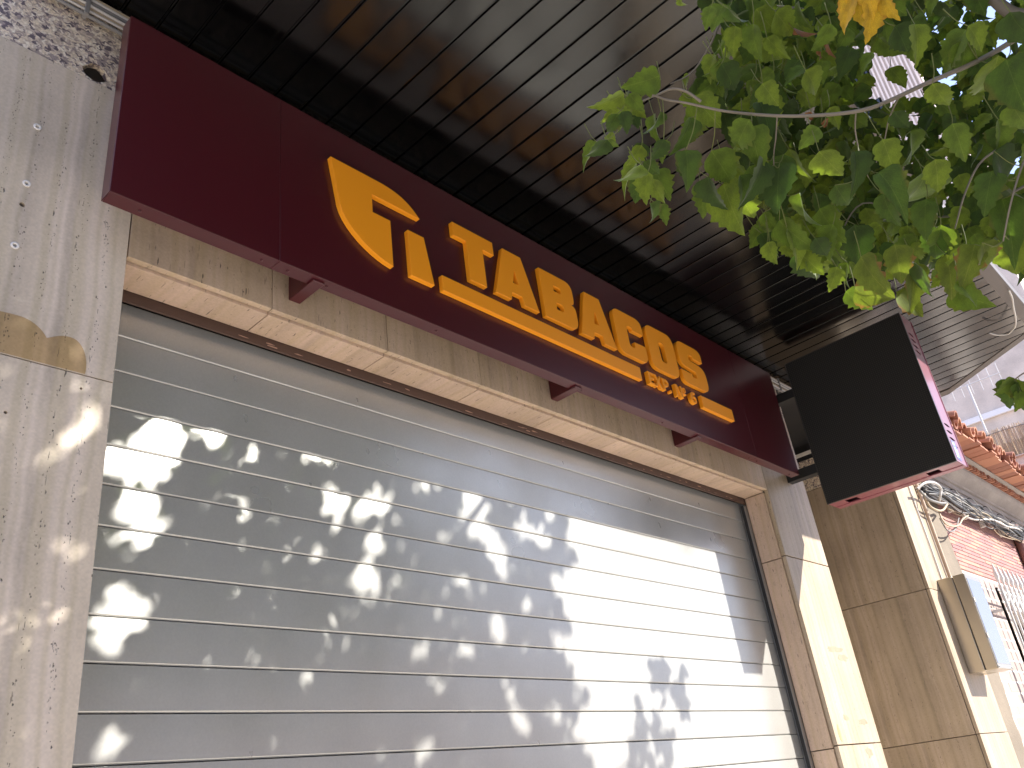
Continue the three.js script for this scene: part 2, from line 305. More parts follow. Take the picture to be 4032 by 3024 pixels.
// brown painted steel angle over the shutter
const beam = thing('steel_lintel', 'chipped brown painted steel angle under the travertine lintel above the shutter', 'steel beam');
part('angle', along_x([[-1.858, 1.336], [-1.858, 1.304], [-1.8595, 1.2935], [-1.866, 1.2925], [-1.868, 1.336]], 0.66, 3.913), M.steelBrown, beam);
{ // flaked paint along its lower edge
  const flakes = [];
  for (let i = 0; i < 30; i++) {
    const x = 0.75 + Math.pow(rnd(), 0.8) * 3.1, y = 1.297 + rnd() * 0.012, n = 7, s = new THREE.Shape(), w = rr(0.004, 0.022), h = rr(0.0008, 0.0028);
    for (let k = 0; k < n; k++) { const a = k / n * 2 * Math.PI, q = rr(0.6, 1.2); const px = x + w * q * Math.cos(a), py = y + h * q * Math.sin(a); k ? s.lineTo(px, py) : s.moveTo(px, py); }
    const g = new THREE.ExtrudeGeometry(s, { depth: 0.0006, bevelEnabled: false }); g.translate(0, EYE, -1.8585 + 0.0016); flakes.push(metric(g));
  }
  const f = part('paint_chips', merge(flakes), std(rgb(0.42, 0.26, 0.19), 0.9), beam); f.userData.kind = 'stuff';
}

// ---------------------------------------------------------------- roller shutter
const shutter = thing('roller_shutter', 'closed light grey roller shutter of wide horizontal metal slats', 'roller shutter');
{
  const P = 0.1, y0 = 1.2068 + P;
  for (let k = 0; k < 29; k++) {
    const b = y0 - (k + 1) * P, dz = rr(-0.0006, 0.0006), zf = -1.89 + dz, prof = [];
    prof.push([zf - 0.010, b + 0.0008], [zf - 0.0034, b + 0.0008], [zf - 0.0007, b + 0.0034], [zf, b + 0.0048]);
    for (let i = 1; i < 6; i++) prof.push([zf + 0.0007 * Math.sin(Math.PI * i / 6), b + 0.0048 + 0.0922 * i / 6]);
    prof.push([zf, b + 0.0970], [zf - 0.0012, b + 0.0982], [zf - 0.010, b + 0.0982]);
    part('slat', along_x(prof, 0.655, 3.897), M.shutter, shutter);
  }
  part('backing', box(0.66, 3.93, -EYE, 1.334, -1.935, -1.91), M.dark, shutter);
  part('guide_rail', merge([box(3.886, 3.914, -EYE, 1.282, -1.869, -1.858), box(3.903, 3.934, -EYE, 1.32, -1.909, -1.8692)]), M.guide, shutter);
  part('guide_rail', box(0.662, 0.70, -EYE, 1.282, -1.874, -1.858), M.guide, shutter);
  part('dark_gap_strip', box(3.8835, 3.8855, -EYE, 1.282, -1.876, -1.860), M.black, shutter);  // black strip: the dark gap between slats and guide, put in as colour
}

// ---------------------------------------------------------------- awning: planked soffit, border boards, slab
const canopy = thing('canopy', 'projecting canopy with dark glossy planked soffit above the shop sign', 'canopy');
const YC = 2.12;
{
  const PITCH = 0.0964, X0 = 1.269, front = -0.52;
  const zEnd = x => Math.min(front, -0.52 - (x - 5.215) * 1.42);
  for (let k = -9; k <= 45; k++) {
    const a = X0 + k * PITCH, b = a + PITCH; if (a > 5.60) break;
    const s = new THREE.Shape(); const g0 = 0.0043, r = 0.0028, d = YC + 0.010, sag = rr(-0.0006, 0.0006);
    s.moveTo(a, d); s.lineTo(a + g0, d - 0.001); s.lineTo(a + g0 + 0.0004, YC + r); s.quadraticCurveTo(a + g0 + 0.0006, YC, a + g0 + r, YC + sag);
    s.quadraticCurveTo((a + b) / 2, YC - 0.0006 + sag, b - g0 - r, YC + sag); s.quadraticCurveTo(b - g0 - 0.0006, YC, b - g0 - 0.0004, YC + r); s.lineTo(b - g0, d - 0.001); s.lineTo(b, d);
    s.lineTo(b, d + 0.002); s.lineTo(a, d + 0.002); s.closePath();
    const g = new THREE.ExtrudeGeometry(s, { depth: 1, bevelEnabled: false, curveSegments: 5 }), p = g.attributes.position;
    for (let i = 0; i < p.count; i++) p.setZ(i, -1.728 + p.getZ(i) * (zEnd(Math.max(a, Math.min(p.getX(i), 5.60))) + 1.728));
    g.translate(0, EYE, 0); g.computeVertexNormals();
    part('plank', metric(g, 1, rnd() * 3, rnd() * 3), M.plank, canopy);
  }
  const board = (pts, name) => { const s = new THREE.Shape(pts.map(([x, z]) => new THREE.Vector2(x, -z))); const g = new THREE.ExtrudeGeometry(s, { depth: 0.05, bevelEnabled: true, bevelSize: 0.002, bevelThickness: 0.002, bevelSegments: 1 }); g.rotateX(-Math.PI / 2); g.translate(0, YC - 0.0015 + EYE, 0); part(name, metric(g, 1, 0.2, 0.4), M.border, canopy); };
  board([[0.345, -0.522], [5.20, -0.522], [5.155, -0.462], [0.345, -0.462]], 'border_board');
  board([[5.204, -0.522], [5.62, -1.112], [5.70, -1.14], [5.222, -0.464], [5.16, -0.462]], 'border_board');
  board([[5.622, -1.115], [5.622, -1.655], [5.70, -1.655], [5.70, -1.143]], 'border_board');
  board([[0.345, -0.524], [0.402, -0.524], [0.402, -1.69], [0.345, -1.69]], 'border_board');
  const s = new THREE.Shape([[0.345, -1.69], [5.70, -1.69], [5.70, -1.14], [5.27, -0.56], [0.345, -0.56]].map(([x, z]) => new THREE.Vector2(x, -z)));
  const g = new THREE.ExtrudeGeometry(s, { depth: 0.18, bevelEnabled: false }); g.rotateX(-Math.PI / 2); g.translate(0, YC + 0.0405 + EYE, 0);
  part('slab', metric(g), M.concrete, canopy);
}
// the loose end of a cable hanging from the canopy's border
{
  const pts = [[3972, 1143, 2.105], [3985, 1172, 2.09], [3991, 1211, 2.075], [4000, 1260, 2.062], [3996, 1288, 2.06], [3984, 1302, 2.062], [3966, 1316, 2.068], [3930, 1319, 2.072], [3896, 1311, 2.07]].map(([u, v, y]) => lift(hit(u, v, 'y', y)));
  const t = thing('dangling_cable', 'pale cable end dangling from the corner of the planked canopy', 'cable');
  part('cable', tube(pts, 0.0042, 48, 7), M.cableW, t);
}

// ---------------------------------------------------------------- shop sign
const sign = thing('shop_sign', 'long dark red metal fascia sign with raised orange letters', 'sign');
{
  const x0 = 0.578, x1 = 4.046, y0 = 1.387, y1 = 1.973, zf = -1.596, zb = -1.642, s1 = 1.0245, s2 = 3.608;
  for (const [a, b] of [[x0, s1 - 0.0004], [s1 + 0.0004, s2 - 0.0004], [s2 + 0.0004, x1]]) {
    part('panel', box(a, b, y0, y1, zf - 0.003, zf, 0.0012), M.red, sign);
    part('bottom_flange', box(a + (a === x0 ? 0.003 : 0), b - (b === x1 ? 0.003 : 0), y0 - 0.0002, y0 + 0.0025, zb, zf - 0.0032, 0.0009), M.red, sign);
    part('top_flange', box(a + 0.003, b - 0.003, y1 - 0.0025, y1, zb, zf - 0.0032), M.red, sign);
  }
  part('side_flange', box(x0, x0 + 0.0026, y0, y1, zb, zf - 0.0032, 0.0009), M.red, sign);
  part('side_flange', box(x1 - 0.0026, x1, y0, y1, zb, zf - 0.0032, 0.0009), M.red, sign);
  for (const x of [1.138, 2.270, 3.100]) part('bracket', box(x, x + 0.038, 1.379, 1.459, ZW + 0.0005, zf - 0.012, 0.003), M.red, sign);
  for (const x of [0.66, 0.985, 1.065, 1.19, 1.6, 2.32, 2.85, 3.15, 3.57, 3.645, 3.98]) {
    const g = new THREE.SphereGeometry(0.0042, 10, 5, 0, Math.PI * 2, 0, Math.PI / 2); g.rotateX(Math.PI); g.translate(x, y0 - 0.0006 + EYE, -1.621); part('screw', g, M.red, sign);
  }
  const k = 1.0055, T = 0.018, zl = zf + 0.0004;
  const raise = (shape, name = 'letter') => {
    const g = new THREE.ExtrudeGeometry(shape, { depth: T - 0.0016, bevelEnabled: true, bevelThickness: 0.0008, bevelSize: 0.0008, bevelOffset: -0.0008, bevelSegments: 1, curveSegments: 10 });
    g.scale(k, k, 1); g.translate(0, EYE, zl + 0.0008); return part(name, metric(g), M.orange, sign);
  };
  const leaf = new THREE.Shape(); leaf.moveTo(1.179, 1.822); leaf.lineTo(1.352, 1.822); leaf.bezierCurveTo(1.43, 1.822, 1.476, 1.806, 1.522, 1.755); leaf.lineTo(1.329, 1.755); leaf.lineTo(1.329, 1.687); leaf.lineTo(1.397, 1.687); leaf.lineTo(1.397, 1.514); leaf.bezierCurveTo(1.315, 1.524, 1.222, 1.585, 1.206, 1.657); leaf.lineTo(1.179, 1.822);
  raise(leaf, 'leaf_emblem');
  raise(rounded([[1.466, 1.686], [1.533, 1.686], [1.562, 1.513], [1.467, 1.513]]), 'leaf_emblem');
  raise(rounded([[1.598, 1.569], [2.679, 1.569], [2.679, 1.511], [1.598, 1.511]]), 'bar');
  raise(rounded([[3.143, 1.574], [3.413, 1.574], [3.413, 1.515], [3.143, 1.515]]), 'bar');
  raise(rounded([[1.671, 1.819], [1.865, 1.819], [1.865, 1.763], [1.809, 1.763], [1.809, 1.606], [1.730, 1.606], [1.730, 1.763], [1.671, 1.763]]));
  for (const o of [0, 0.464]) {
    const A = rounded([[1.915, 1.819], [2.011, 1.819], [2.076, 1.606], [1.997, 1.606], [1.989, 1.638], [1.938, 1.638], [1.930, 1.606], [1.852, 1.606]].map(([x, y]) => [x + o, y]));
    A.holes.push(rounded([[1.965, 1.742], [1.950, 1.684], [1.980, 1.684]].map(([x, y]) => [x + o, y]))); raise(A);
  }
  const B = rounded([[2.110, 1.820], [2.300, 1.820, 0.045], [2.300, 1.722, 0.03], [2.268, 1.717, 0.004], [2.304, 1.712, 0.03], [2.304, 1.606, 0.05], [2.110, 1.606]]);
  B.holes.push(rounded([[2.184, 1.768], [2.184, 1.743], [2.224, 1.743, 0.008], [2.224, 1.768, 0.012]]), rounded([[2.185, 1.692], [2.185, 1.662], [2.226, 1.662, 0.01], [2.226, 1.692, 0.012]])); raise(B);
  raise(rounded([[2.761, 1.746], [2.761, 1.820, 0.055], [2.558, 1.820, 0.045], [2.558, 1.608, 0.05], [2.761, 1.608, 0.045], [2.761, 1.692], [2.681, 1.690], [2.681, 1.659, 0.016], [2.643, 1.659, 0.016], [2.643, 1.758, 0.014], [2.681, 1.758, 0.012], [2.681, 1.745]]));
  const O = rounded([[2.788, 1.824, 0.05], [3.000, 1.824, 0.055], [3.000, 1.608, 0.05], [2.788, 1.608, 0.05]]); O.holes.push(rounded([[2.873, 1.757, 0.016], [2.873, 1.660, 0.018], [2.915, 1.660, 0.016], [2.915, 1.757, 0.02]])); raise(O);
  raise(rounded([[3.233, 1.762], [3.150, 1.762], [3.150, 1.773, 0.008], [3.113, 1.773, 0.01], [3.113, 1.744, 0.012], [3.240, 1.733, 0.05], [3.240, 1.608, 0.05], [3.026, 1.608, 0.045], [3.026, 1.673], [3.113, 1.673], [3.113, 1.657, 0.01], [3.152, 1.657, 0.01], [3.152, 1.690, 0.012], [3.030, 1.702, 0.045], [3.030, 1.827, 0.05], [3.233, 1.827, 0.055]]));
  const font = await new FontLoader().loadAsync('fonts/droid/droid_sans_bold.typeface.json');
  const fit = (ch, a, b, lo, hi) => {
    for (const sh of font.generateShapes(ch, 1)) {
      const pts = sh.extractPoints(6), all = font.generateShapes(ch, 1).flatMap(q => q.extractPoints(6).shape);
      const X = all.map(p => p.x), Y = all.map(p => p.y), mx = Math.min(...X), Mx = Math.max(...X), my = Math.min(...Y), My = Math.max(...Y);
      const f = p => new THREE.Vector2(a + (p.x - mx) / (Mx - mx) * (b - a), lo + (p.y - my) / (My - my) * (hi - lo));
      const n = new THREE.Shape(pts.shape.map(f)); n.holes = pts.holes.map(h => new THREE.Path(h.map(f))); raise(n);
    }
  };
  fit('E', 2.733, 2.773, 1.514, 1.571); fit('X', 2.776, 2.831, 1.514, 1.571); fit('P', 2.835, 2.882, 1.514, 1.571); fit('.', 2.883, 2.898, 1.514, 1.527);
  fit('N', 2.934, 2.986, 1.514, 1.571); fit('o', 2.990, 3.016, 1.546, 1.571); raise(rounded([[2.991, 1.542], [3.015, 1.542], [3.015, 1.536], [2.991, 1.536]])); fit('6', 3.050, 3.096, 1.514, 1.571);
}

// ---------------------------------------------------------------- LED screen hung beside the sign
const led = thing('led_screen', 'switched off black LED display in a dark red metal cabinet below the canopy', 'LED screen');
{
  const x0 = 4.14, x1 = 4.30, y0 = 1.226, y1 = 2.033, zi = -1.54, zo = -0.902;
  // cabinet: outer side with slots
  const s = new THREE.Shape([[x0 + 0.012, y0 + 0.006], [x1, y0 + 0.006], [x1, y1], [x0 + 0.012, y1]].map(p => new THREE.Vector2(...p)));
  const slot = (cx, cy) => { const p = new THREE.Path(); const L = 0.042, w = 0.0075; for (let i = 0; i <= 16; i++) { const a = i / 16 * 2 * Math.PI, u = L * Math.cos(a), v = w * Math.sin(a) * (1 - 0.3 * Math.abs(Math.cos(a))); i ? p.lineTo(cx + u, cy + v) : p.moveTo(cx + u, cy + v); } return p; };
  for (let i = 0; i < 4; i++) { s.holes.push(slot(x0 + 0.072, 1.925 - i * 0.033)); s.holes.push(slot(x0 + 0.075, 1.425 - i * 0.036)); }
  const side = new THREE.ExtrudeGeometry(s, { depth: 0.002, bevelEnabled: false }); side.translate(0, EYE, zo - 0.002);
  part('outer_side', metric(side), M.redCabinet, led);
  part('louvre_backing', box(x0 + 0.02, x1 - 0.01, y0 + 0.02, y1 - 0.02, zo - 0.03, zo - 0.018), std(rgb(0.02, 0.006, 0.008), 0.7), led);
  part('inner_side', box(x0 + 0.012, x1, y0 + 0.006, y1, zi, zi + 0.003), M.redCabinet, led);
  part('top_side', box(x0 + 0.012, x1, y1 - 0.003, y1, zi + 0.003, zo - 0.0025), M.redCabinet, led);
  part('back', box(x1 - 0.003, x1, y0 + 0.009, y1 - 0.003, zi + 0.003, zo - 0.0025), M.redCabinet, led);
  part('edge_trim', box(x1, x1 + 0.006, y0 + 0.004, y1 + 0.002, zo - 0.012, zo + 0.003, 0.001), M.redCabinet, led);
  // underside with two hand recesses and a seam
  const u = new THREE.Shape([[x0 + 0.012, -zo], [x1, -zo], [x1, -zi], [x0 + 0.012, -zi]].map(p => new THREE.Vector2(...p)));
  const hold = z => new THREE.Path([[x0 + 0.045, -z - 0.03], [x0 + 0.105, -z - 0.03], [x0 + 0.105, -z + 0.03], [x0 + 0.045, -z + 0.03]].map(p => new THREE.Vector2(...p)));
  u.holes.push(hold(-1.435), hold(-1.03));
  const bot = new THREE.ExtrudeGeometry(u, { depth: 0.003, bevelEnabled: false }); bot.rotateX(-Math.PI / 2); bot.translate(0, y0 + 0.003 + EYE, 0);
  part('underside', metric(bot), M.redCabinet, led);
  part('seam_rib', box(x0 + 0.105, x0 + 0.109, y0 + 0.0005, y0 + 0.0028, zi + 0.004, zo - 0.004), M.redCabinet, led);
  for (const z of [-1.435, -1.03]) part('hand_recess', box(x0 + 0.04, x0 + 0.11, y0 + 0.02, y0 + 0.05, z - 0.035, z + 0.035), M.black, led);
  // display: a dark louvred face of lamps in a thin frame
  const f = new THREE.BoxGeometry(0.010, y1 - y0 - 0.008, zo - zi - 0.008); f.translate(x0 + 0.006, (y0 + y1) / 2 + EYE, (zi + zo) / 2);
  part('display_face', metric(f, 0.02), std(0xffffff, 0.62, { map: dots, bumpMap: dots, bumpScale: 0.0008 }), led);
  const fr = [[y0, y0 + 0.004, zi, zo], [y1 - 0.004, y1, zi, zo], [y0 + 0.004, y1 - 0.004, zi, zi + 0.004], [y0 + 0.004, y1 - 0.004, zo - 0.004, zo]].map(([a, b, c, d]) => box(x0, x0 + 0.0118, a, b, c, d));
  part('frame', merge(fr), std(rgb(0.05, 0.045, 0.045), 0.4, { metalness: 0.5 }), led);
  // maker's plate, too small to read
  const cv = document.createElement('canvas'); cv.width = 64; cv.height = 128; const c = cv.getContext('2d');
  c.fillStyle = '#5f6aa8'; c.fillRect(0, 0, 64, 128); c.fillStyle = '#b9bfd9'; c.fillRect(8, 12, 34, 20); c.fillStyle = '#dfe3ee'; for (let i = 0; i < 6; i++) c.fillRect(8, 46 + i * 12, 30 + (i * 17) % 20, 5);
  const pt = new THREE.CanvasTexture(cv); pt.colorSpace = THREE.SRGBColorSpace;
  const pl = new THREE.PlaneGeometry(0.06, 0.098); pl.translate(x0 + 0.062, 1.292 + EYE, zo + 0.0012); part('rating_plate', pl, std(0xffffff, 0.4, { map: pt }), led);
  for (const y of [1.42, 1.86]) part('wall_arm', box(4.20, 4.25, y, y + 0.05, ZW + 0.0005, zi - 0.0003), M.black, led);
}

// cables clipped along the wall above the sign
{
  const t = thing('wall_cables', 'dusty grey cables clipped to the granite between sign top and canopy', 'cables');
  const ys = [2.100, 2.092, 2.080, 2.068, 2.056, 2.044, 2.034];
  ys.forEach((y, i) => { const pts = []; for (let x = -1.4; x <= 4.75; x += 0.41) pts.push(V(x, y + rr(-0.005, 0.005), ZW + 0.012 + rr(0, 0.006) + (i % 2) * 0.004)); part('cable', tube(pts, [0.0055, 0.004, 0.006, 0.0045, 0.005, 0.004, 0.0055][i], 60, 7), [M.cableT, M.cableW, M.cableG, M.cableW, M.cableT, M.cableW, M.cableG][i], t); });
  for (const x of [-0.6, 0.50, 1.7, 2.9, 4.42]) part('clip', box(x, x + 0.012, 2.026, 2.108, ZW, ZW + 0.026, 0.002), M.cableG, t);
}

// ---------------------------------------------------------------- the second pier's fittings
{
  const t = thing('meter_box', 'stainless steel utility box with a framed front on the sunlit edge of the second pier', 'utility box');
  const x0 = 5.93, x1 = 6.235, y0 = 0.479, y1 = 1.061, zb = -1.6668, zm = -1.569, zf = -1.494;
  part('body', box(x0, x1, y0, y1, zb, zm - 0.0015, 0.006), M.boxMetal, t);
  part('door', box(x0 - 0.001, x1 + 0.001, y0 - 0.001, y1 + 0.001, zm + 0.0015, zf, 0.006), M.boxMetal, t);
  part('gasket', box(x0 + 0.006, x1 - 0.006, y0 + 0.006, y1 - 0.006, zm - 0.003, zm + 0.003), M.dark, t);
  part('front_panel', box(x0 + 0.016, x1 - 0.012, y0 + 0.03, y1 - 0.03, zf - 0.002, zf + 0.002, 0.0015), M.boxFront, t);
  for (const y of [0.66, 0.88]) part('latch', box(x0 + 0.002, x0 + 0.018, y, y + 0.028, zf, zf + 0.006, 0.002), M.white, t);
  for (const [x, y] of [[x1 - 0.012, y0 + 0.012], [x0 + 0.02, y0 + 0.012]]) { const g = new THREE.SphereGeometry(0.005, 10, 8); g.translate(x, y + EYE, zf + 0.001); part('screw', g, M.guide, t); }
  const c = thing('conduit', 'beige pipe running down the second pier into the utility box', 'pipe');
  part('pipe', rod(V(6.19, 1.0625, -1.650), V(6.19, 2.02, -1.650), 0.0125, 12), std(rgb(0.50, 0.37, 0.27), 0.6), c);
  const w = thing('thin_cable', 'thin pale cable stapled down the face of the second pier', 'cable');
  part('cable', tube([V(6.030, 1.062, -1.66), V(6.033, 1.3, -1.659), V(6.029, 1.6, -1.66), V(6.031, 2.0, -1.66)], 0.0052, 30, 7), M.cableW, w);
}

// ---------------------------------------------------------------- neighbouring house
const house = thing('brick_house', 'low old house with pink brickwork, pale cornice and clay tile eaves beside the shop', 'house');
{
  const ZN = -1.70;
  part('wall', merge([box(6.335, 7.66, -EYE, 2.0, -6, ZN - 0.012), box(7.66, 8.95, 1.02, 2.0, -6, ZN - 0.012), box(8.95, 13, -EYE, 2.0, -6, ZN - 0.012), box(7.66, 8.95, -EYE, 1.02, -6, -1.95)]), M.paintLight, house);
  // rough cement strip against the pier
  {
    const s = new THREE.Shape(); s.moveTo(6.298, -EYE); for (let i = 0; i <= 60; i++) { const y = -EYE + i / 60 * 3.30; s.lineTo(6.60 + 0.055 * Math.max(0, Math.min(1, (y - 0.1) / 0.5)) + 0.03 * (noise(y * 9, 3.3) - 0.5) + 0.012 * (noise(y * 31, 8.1) - 0.5), y); } s.lineTo(6.298, 1.75); s.closePath();
    const g = new THREE.ExtrudeGeometry(s, { depth: 0.028, bevelEnabled: true, bevelSize: 0.004, bevelThickness: 0.006, bevelSegments: 2 }); g.translate(0, EYE, ZN - 0.02); part('cement_strip', metric(g, 1, 0.1, 0.2), M.cement, house);
  }
  const course = (name, h, L, mats, n, proud) => {
    const geo = [0, 1].map(() => box(-L / 2 + 0.0012, L / 2 - 0.0012, -EYE - h / 2 + n, -EYE + h / 2 - n, -0.012, 0.012, Math.min(0.003, h / 8)));
    return (x, y) => { const m = part(name, geo[Math.floor(rnd() * 2)], mats[Math.floor(rnd() * mats.length)], house); m.position.set(x, y + EYE, ZN - proud + rr(-0.0008, 0.0008)); m.rotation.z = rr(-0.004, 0.004); };
  };
  const brick = course('brick', 0.076, 0.25, M.brickPaint, 0.0062, 0.0225), slip = course('brick_slip', 0.0315, 0.215, M.brickPink, 0.0018, 0.016);
  for (let r = 0; r < 19; r++) { const y = 1.185 - r * 0.076; for (let c = 0; c < 5; c++) { const x = 6.76 + c * 0.25 + (r % 2) * 0.125; if (y < 1.0 && x > 7.54) continue; brick(x, y); } }
  part('slip_mortar', box(6.60, 9.52, 1.238, 1.80, ZN - 0.02, ZN - 0.0085), std(rgb(0.42, 0.24, 0.20), 0.9), house);
  for (let r = 0; r < 17; r++) for (let c = 0; c < 13; c++) slip(6.74 + c * 0.215 + (r % 2) * 0.1075 + rr(-0.004, 0.004), 1.256 + r * 0.0315);
  part('wall_plain', merge([box(6.334, 13, 1.80, 2.0, -1.75, ZN - 0.002), box(9.52, 13, 1.24, 1.8, -1.75, ZN - 0.008)]), M.plasterGrey, house);
  part('downpipe', rod(V(8.76, -EYE, ZN + 0.035), V(8.76, 1.86, ZN + 0.035), 0.04, 12), std(rgb(0.20, 0.09, 0.07), 0.6), house);
  // cornice
  part('cornice', along_x([[ZN - 0.02, 1.955], [ZN + 0.010, 1.957], [ZN + 0.016, 1.985], [ZN + 0.012, 1.993], [ZN + 0.028, 1.998], [ZN + 0.034, 2.012], [ZN + 0.06, 2.03], [ZN + 0.10, 2.06], [ZN + 0.12, 2.085], [ZN + 0.125, 2.108], [ZN - 0.02, 2.108]], 6.34, 13), M.plasterGrey, house);
  for (let i = 0; i < 52; i++) { const g = new THREE.BoxGeometry(0.036, 0.034, 0.075); g.rotateY(rr(-0.05, 0.05)); g.translate(6.42 + i * 0.066, 2.126 + EYE + rr(-0.002, 0.002), ZN + 0.125 + rr(-0.006, 0.006)); part('dentil_brick', g, M.terracotta[i % 3], house); }
  part('eave_course', box(6.34, 13, 2.1435, 2.154, ZN - 0.02, ZN + 0.20, 0.002), M.plasterGrey, house);
  for (let i = 0; i < 30; i++) {
    const x = 6.40 + i * 0.128, g = new THREE.BoxGeometry(0.122, 0.016, 0.40); g.rotateZ(rr(-0.05, 0.05)); g.rotateY(rr(-0.03, 0.03)); g.translate(x, 2.166 + EYE + rr(-0.004, 0.004), ZN + 0.15 + rr(-0.02, 0.02)); part('soffit_tile', metric(g), M.terracotta[Math.floor(rnd() * 3)], house);
  }
  for (let i = 0; i < 24; i++) for (const up of [0, 1]) {
    const x = 6.42 + i * 0.165, s = new THREE.Shape(), r0 = 0.06 - up * 0.006, r1 = r0 - 0.012; s.absarc(0, 0, r0, 0, Math.PI, false); s.absarc(0, 0, r1, Math.PI, 0, true); s.closePath();
    const g = new THREE.ExtrudeGeometry(s, { depth: 0.42, bevelEnabled: false, curveSegments: 10 }); if (!up) g.rotateZ(Math.PI);
    g.translate(0, 0, -0.42); g.rotateX(0.26); g.rotateY(rr(-0.06, 0.06)); g.translate(x + up * 0.0825, 2.236 + EYE - up * 0.016 + rr(-0.012, 0.012), ZN + 0.36 + rr(-0.035, 0.035)); part('roof_tile', g, M.terracotta[Math.floor(rnd() * 3)], house);
  }
  { const g = new THREE.BoxGeometry(6.6, 0.06, 3.2); g.translate(0, 0, -1.6); g.rotateX(0.26); g.translate(9.7, 2.235 + EYE, ZN + 0.30); part('roof', metric(g), M.terracotta[0], house); }
  part('window_glass', box(7.70, 8.93, -0.4, 1.0, -1.93, -1.92), M.glassDark, house);
  part('window_frame', merge([box(7.66, 7.72, -0.4, 1.02, -1.92, -1.88), box(8.28, 8.34, -0.4, 1.02, -1.92, -1.88), box(7.72, 8.28, 0.96, 1.02, -1.92, -1.88)]), std(rgb(0.16, 0.10, 0.07), 0.6), house);
}
{ // spear-topped window grille
  const t = thing('window_grille', 'white wrought iron window grille with spear tips and scrolls', 'grille');
  const zg = -1.60, xs = []; for (let i = 0; i < 9; i++) xs.push(7.19 + i * 0.128);
  for (const x of xs) {
    part('bar', rod(V(x, -0.35, zg), V(x, 1.125, zg), 0.0085, 8), M.white, t);
    const g = new THREE.LatheGeometry([[0.0085, 0], [0.014, 0.012], [0.0085, 0.028], [0.0075, 0.05], [0.019, 0.085], [0.015, 0.12], [0.001, 0.19]].map(p => new THREE.Vector2(...p)), 10); g.translate(x, 1.118 + EYE, zg); part('spear_tip', g, M.white, t);
  }
  for (const y of [1.012, 1.10, -0.3]) part('rail', box(7.13, 8.27, y - 0.007, y + 0.007, zg - 0.016, zg - 0.0087), M.white, t);
  for (let i = 0; i < 8; i++) { const g = new THREE.TorusGeometry(0.032, 0.006, 6, 16); g.translate(xs[i] + 0.064, 1.056 + EYE, zg); part('ring', g, M.white, t); }
  for (const y of [0.95, -0.2]) { part('tie', box(7.145, 7.165, y, y + 0.02, -1.708, zg - 0.008), M.white, t); part('post', box(7.14, 7.17, -0.35, 1.12, zg - 0.03, zg - 0.0165), M.white, t); }
}
{ // bundle of cables along the house front
  const t = thing('cable_bundle', 'thick tangled bundle of grey, black and white cables along the brick house front', 'cables');
  const mats = [M.cableW, M.cableB, M.cableB, M.cableG, M.cableB, M.cableG, M.cableT, M.cableB];
  for (let i = 0; i < 64; i++) {
    const yo = rr(-0.065, 0.06), zo = rr(-0.028, 0.03), pts = [], sag = rnd() < 0.25 ? rr(0.03, 0.09) : rr(0, 0.02), ph = rnd() * 9, fr = rr(4, 9);
    for (let x = 6.26; x <= 10.2; x += 0.2) { const q = (x - 6.3) / 3.6; pts.push(V(x + rr(-0.05, 0.05), 1.77 + yo * Math.cos(q * fr + ph) + 0.03 * q - sag * Math.abs(Math.sin(q * 6 + ph)) + rr(-0.014, 0.014), -1.635 + zo * Math.sin(q * fr + ph) + rr(-0.01, 0.01))); }
    part('cable', tube(pts, rnd() < 0.1 ? rr(0.008, 0.012) : rr(0.0028, 0.0055), 76, 6), mats[i % 8], t);
  }
  const loop = (pts, r, m) => part('cable', tube(pts.map(([u, v, z]) => lift(hit(u, v, 'z', z))), r, 40, 7), m, t);
  loop([[3612, 1925, -1.60], [3640, 1903, -1.56], [3680, 1902, -1.54], [3705, 1925, -1.54], [3702, 1955, -1.56], [3697, 1978, -1.60]], 0.009, M.cableW);
  loop([[3697, 2015, -1.62], [3715, 2055, -1.6], [3745, 2072, -1.6], [3775, 2068, -1.6], [3790, 2045, -1.6], [3812, 2030, -1.62]], 0.006, M.cableT);
  loop([[3700, 2040, -1.62], [3725, 2082, -1.61], [3750, 2092, -1.61], [3768, 2070, -1.62], [3775, 2040, -1.63]], 0.005, M.cableG);
  loop([[3620, 1930, -1.61], [3650, 1960, -1.59], [3690, 1978, -1.58], [3725, 1982, -1.60]], 0.009, M.cableG);
  loop([[3640, 1945, -1.61], [3655, 1985, -1.60], [3680, 2005, -1.60], [3710, 2010, -1.60], [3730, 1985, -1.6]], 0.008, M.cableT);
  for (let i = 0; i < 6; i++) { const x = 7.0 + i * 0.41, g = new THREE.TorusGeometry(0.1, 0.004, 6, 24); g.scale(0.45, 1, 1); g.rotateY(Math.PI / 2 + rr(-0.3, 0.3)); g.translate(x, 1.775 + EYE, -1.635); part('cable_tie', g, M.cableB, t); }
  for (const x of [6.95, 7.3, 7.75, 8.3]) part('bracket', box(x, x + 0.03, 1.70, 1.86, -1.71, -1.668, 0.004), M.plug, t);
}

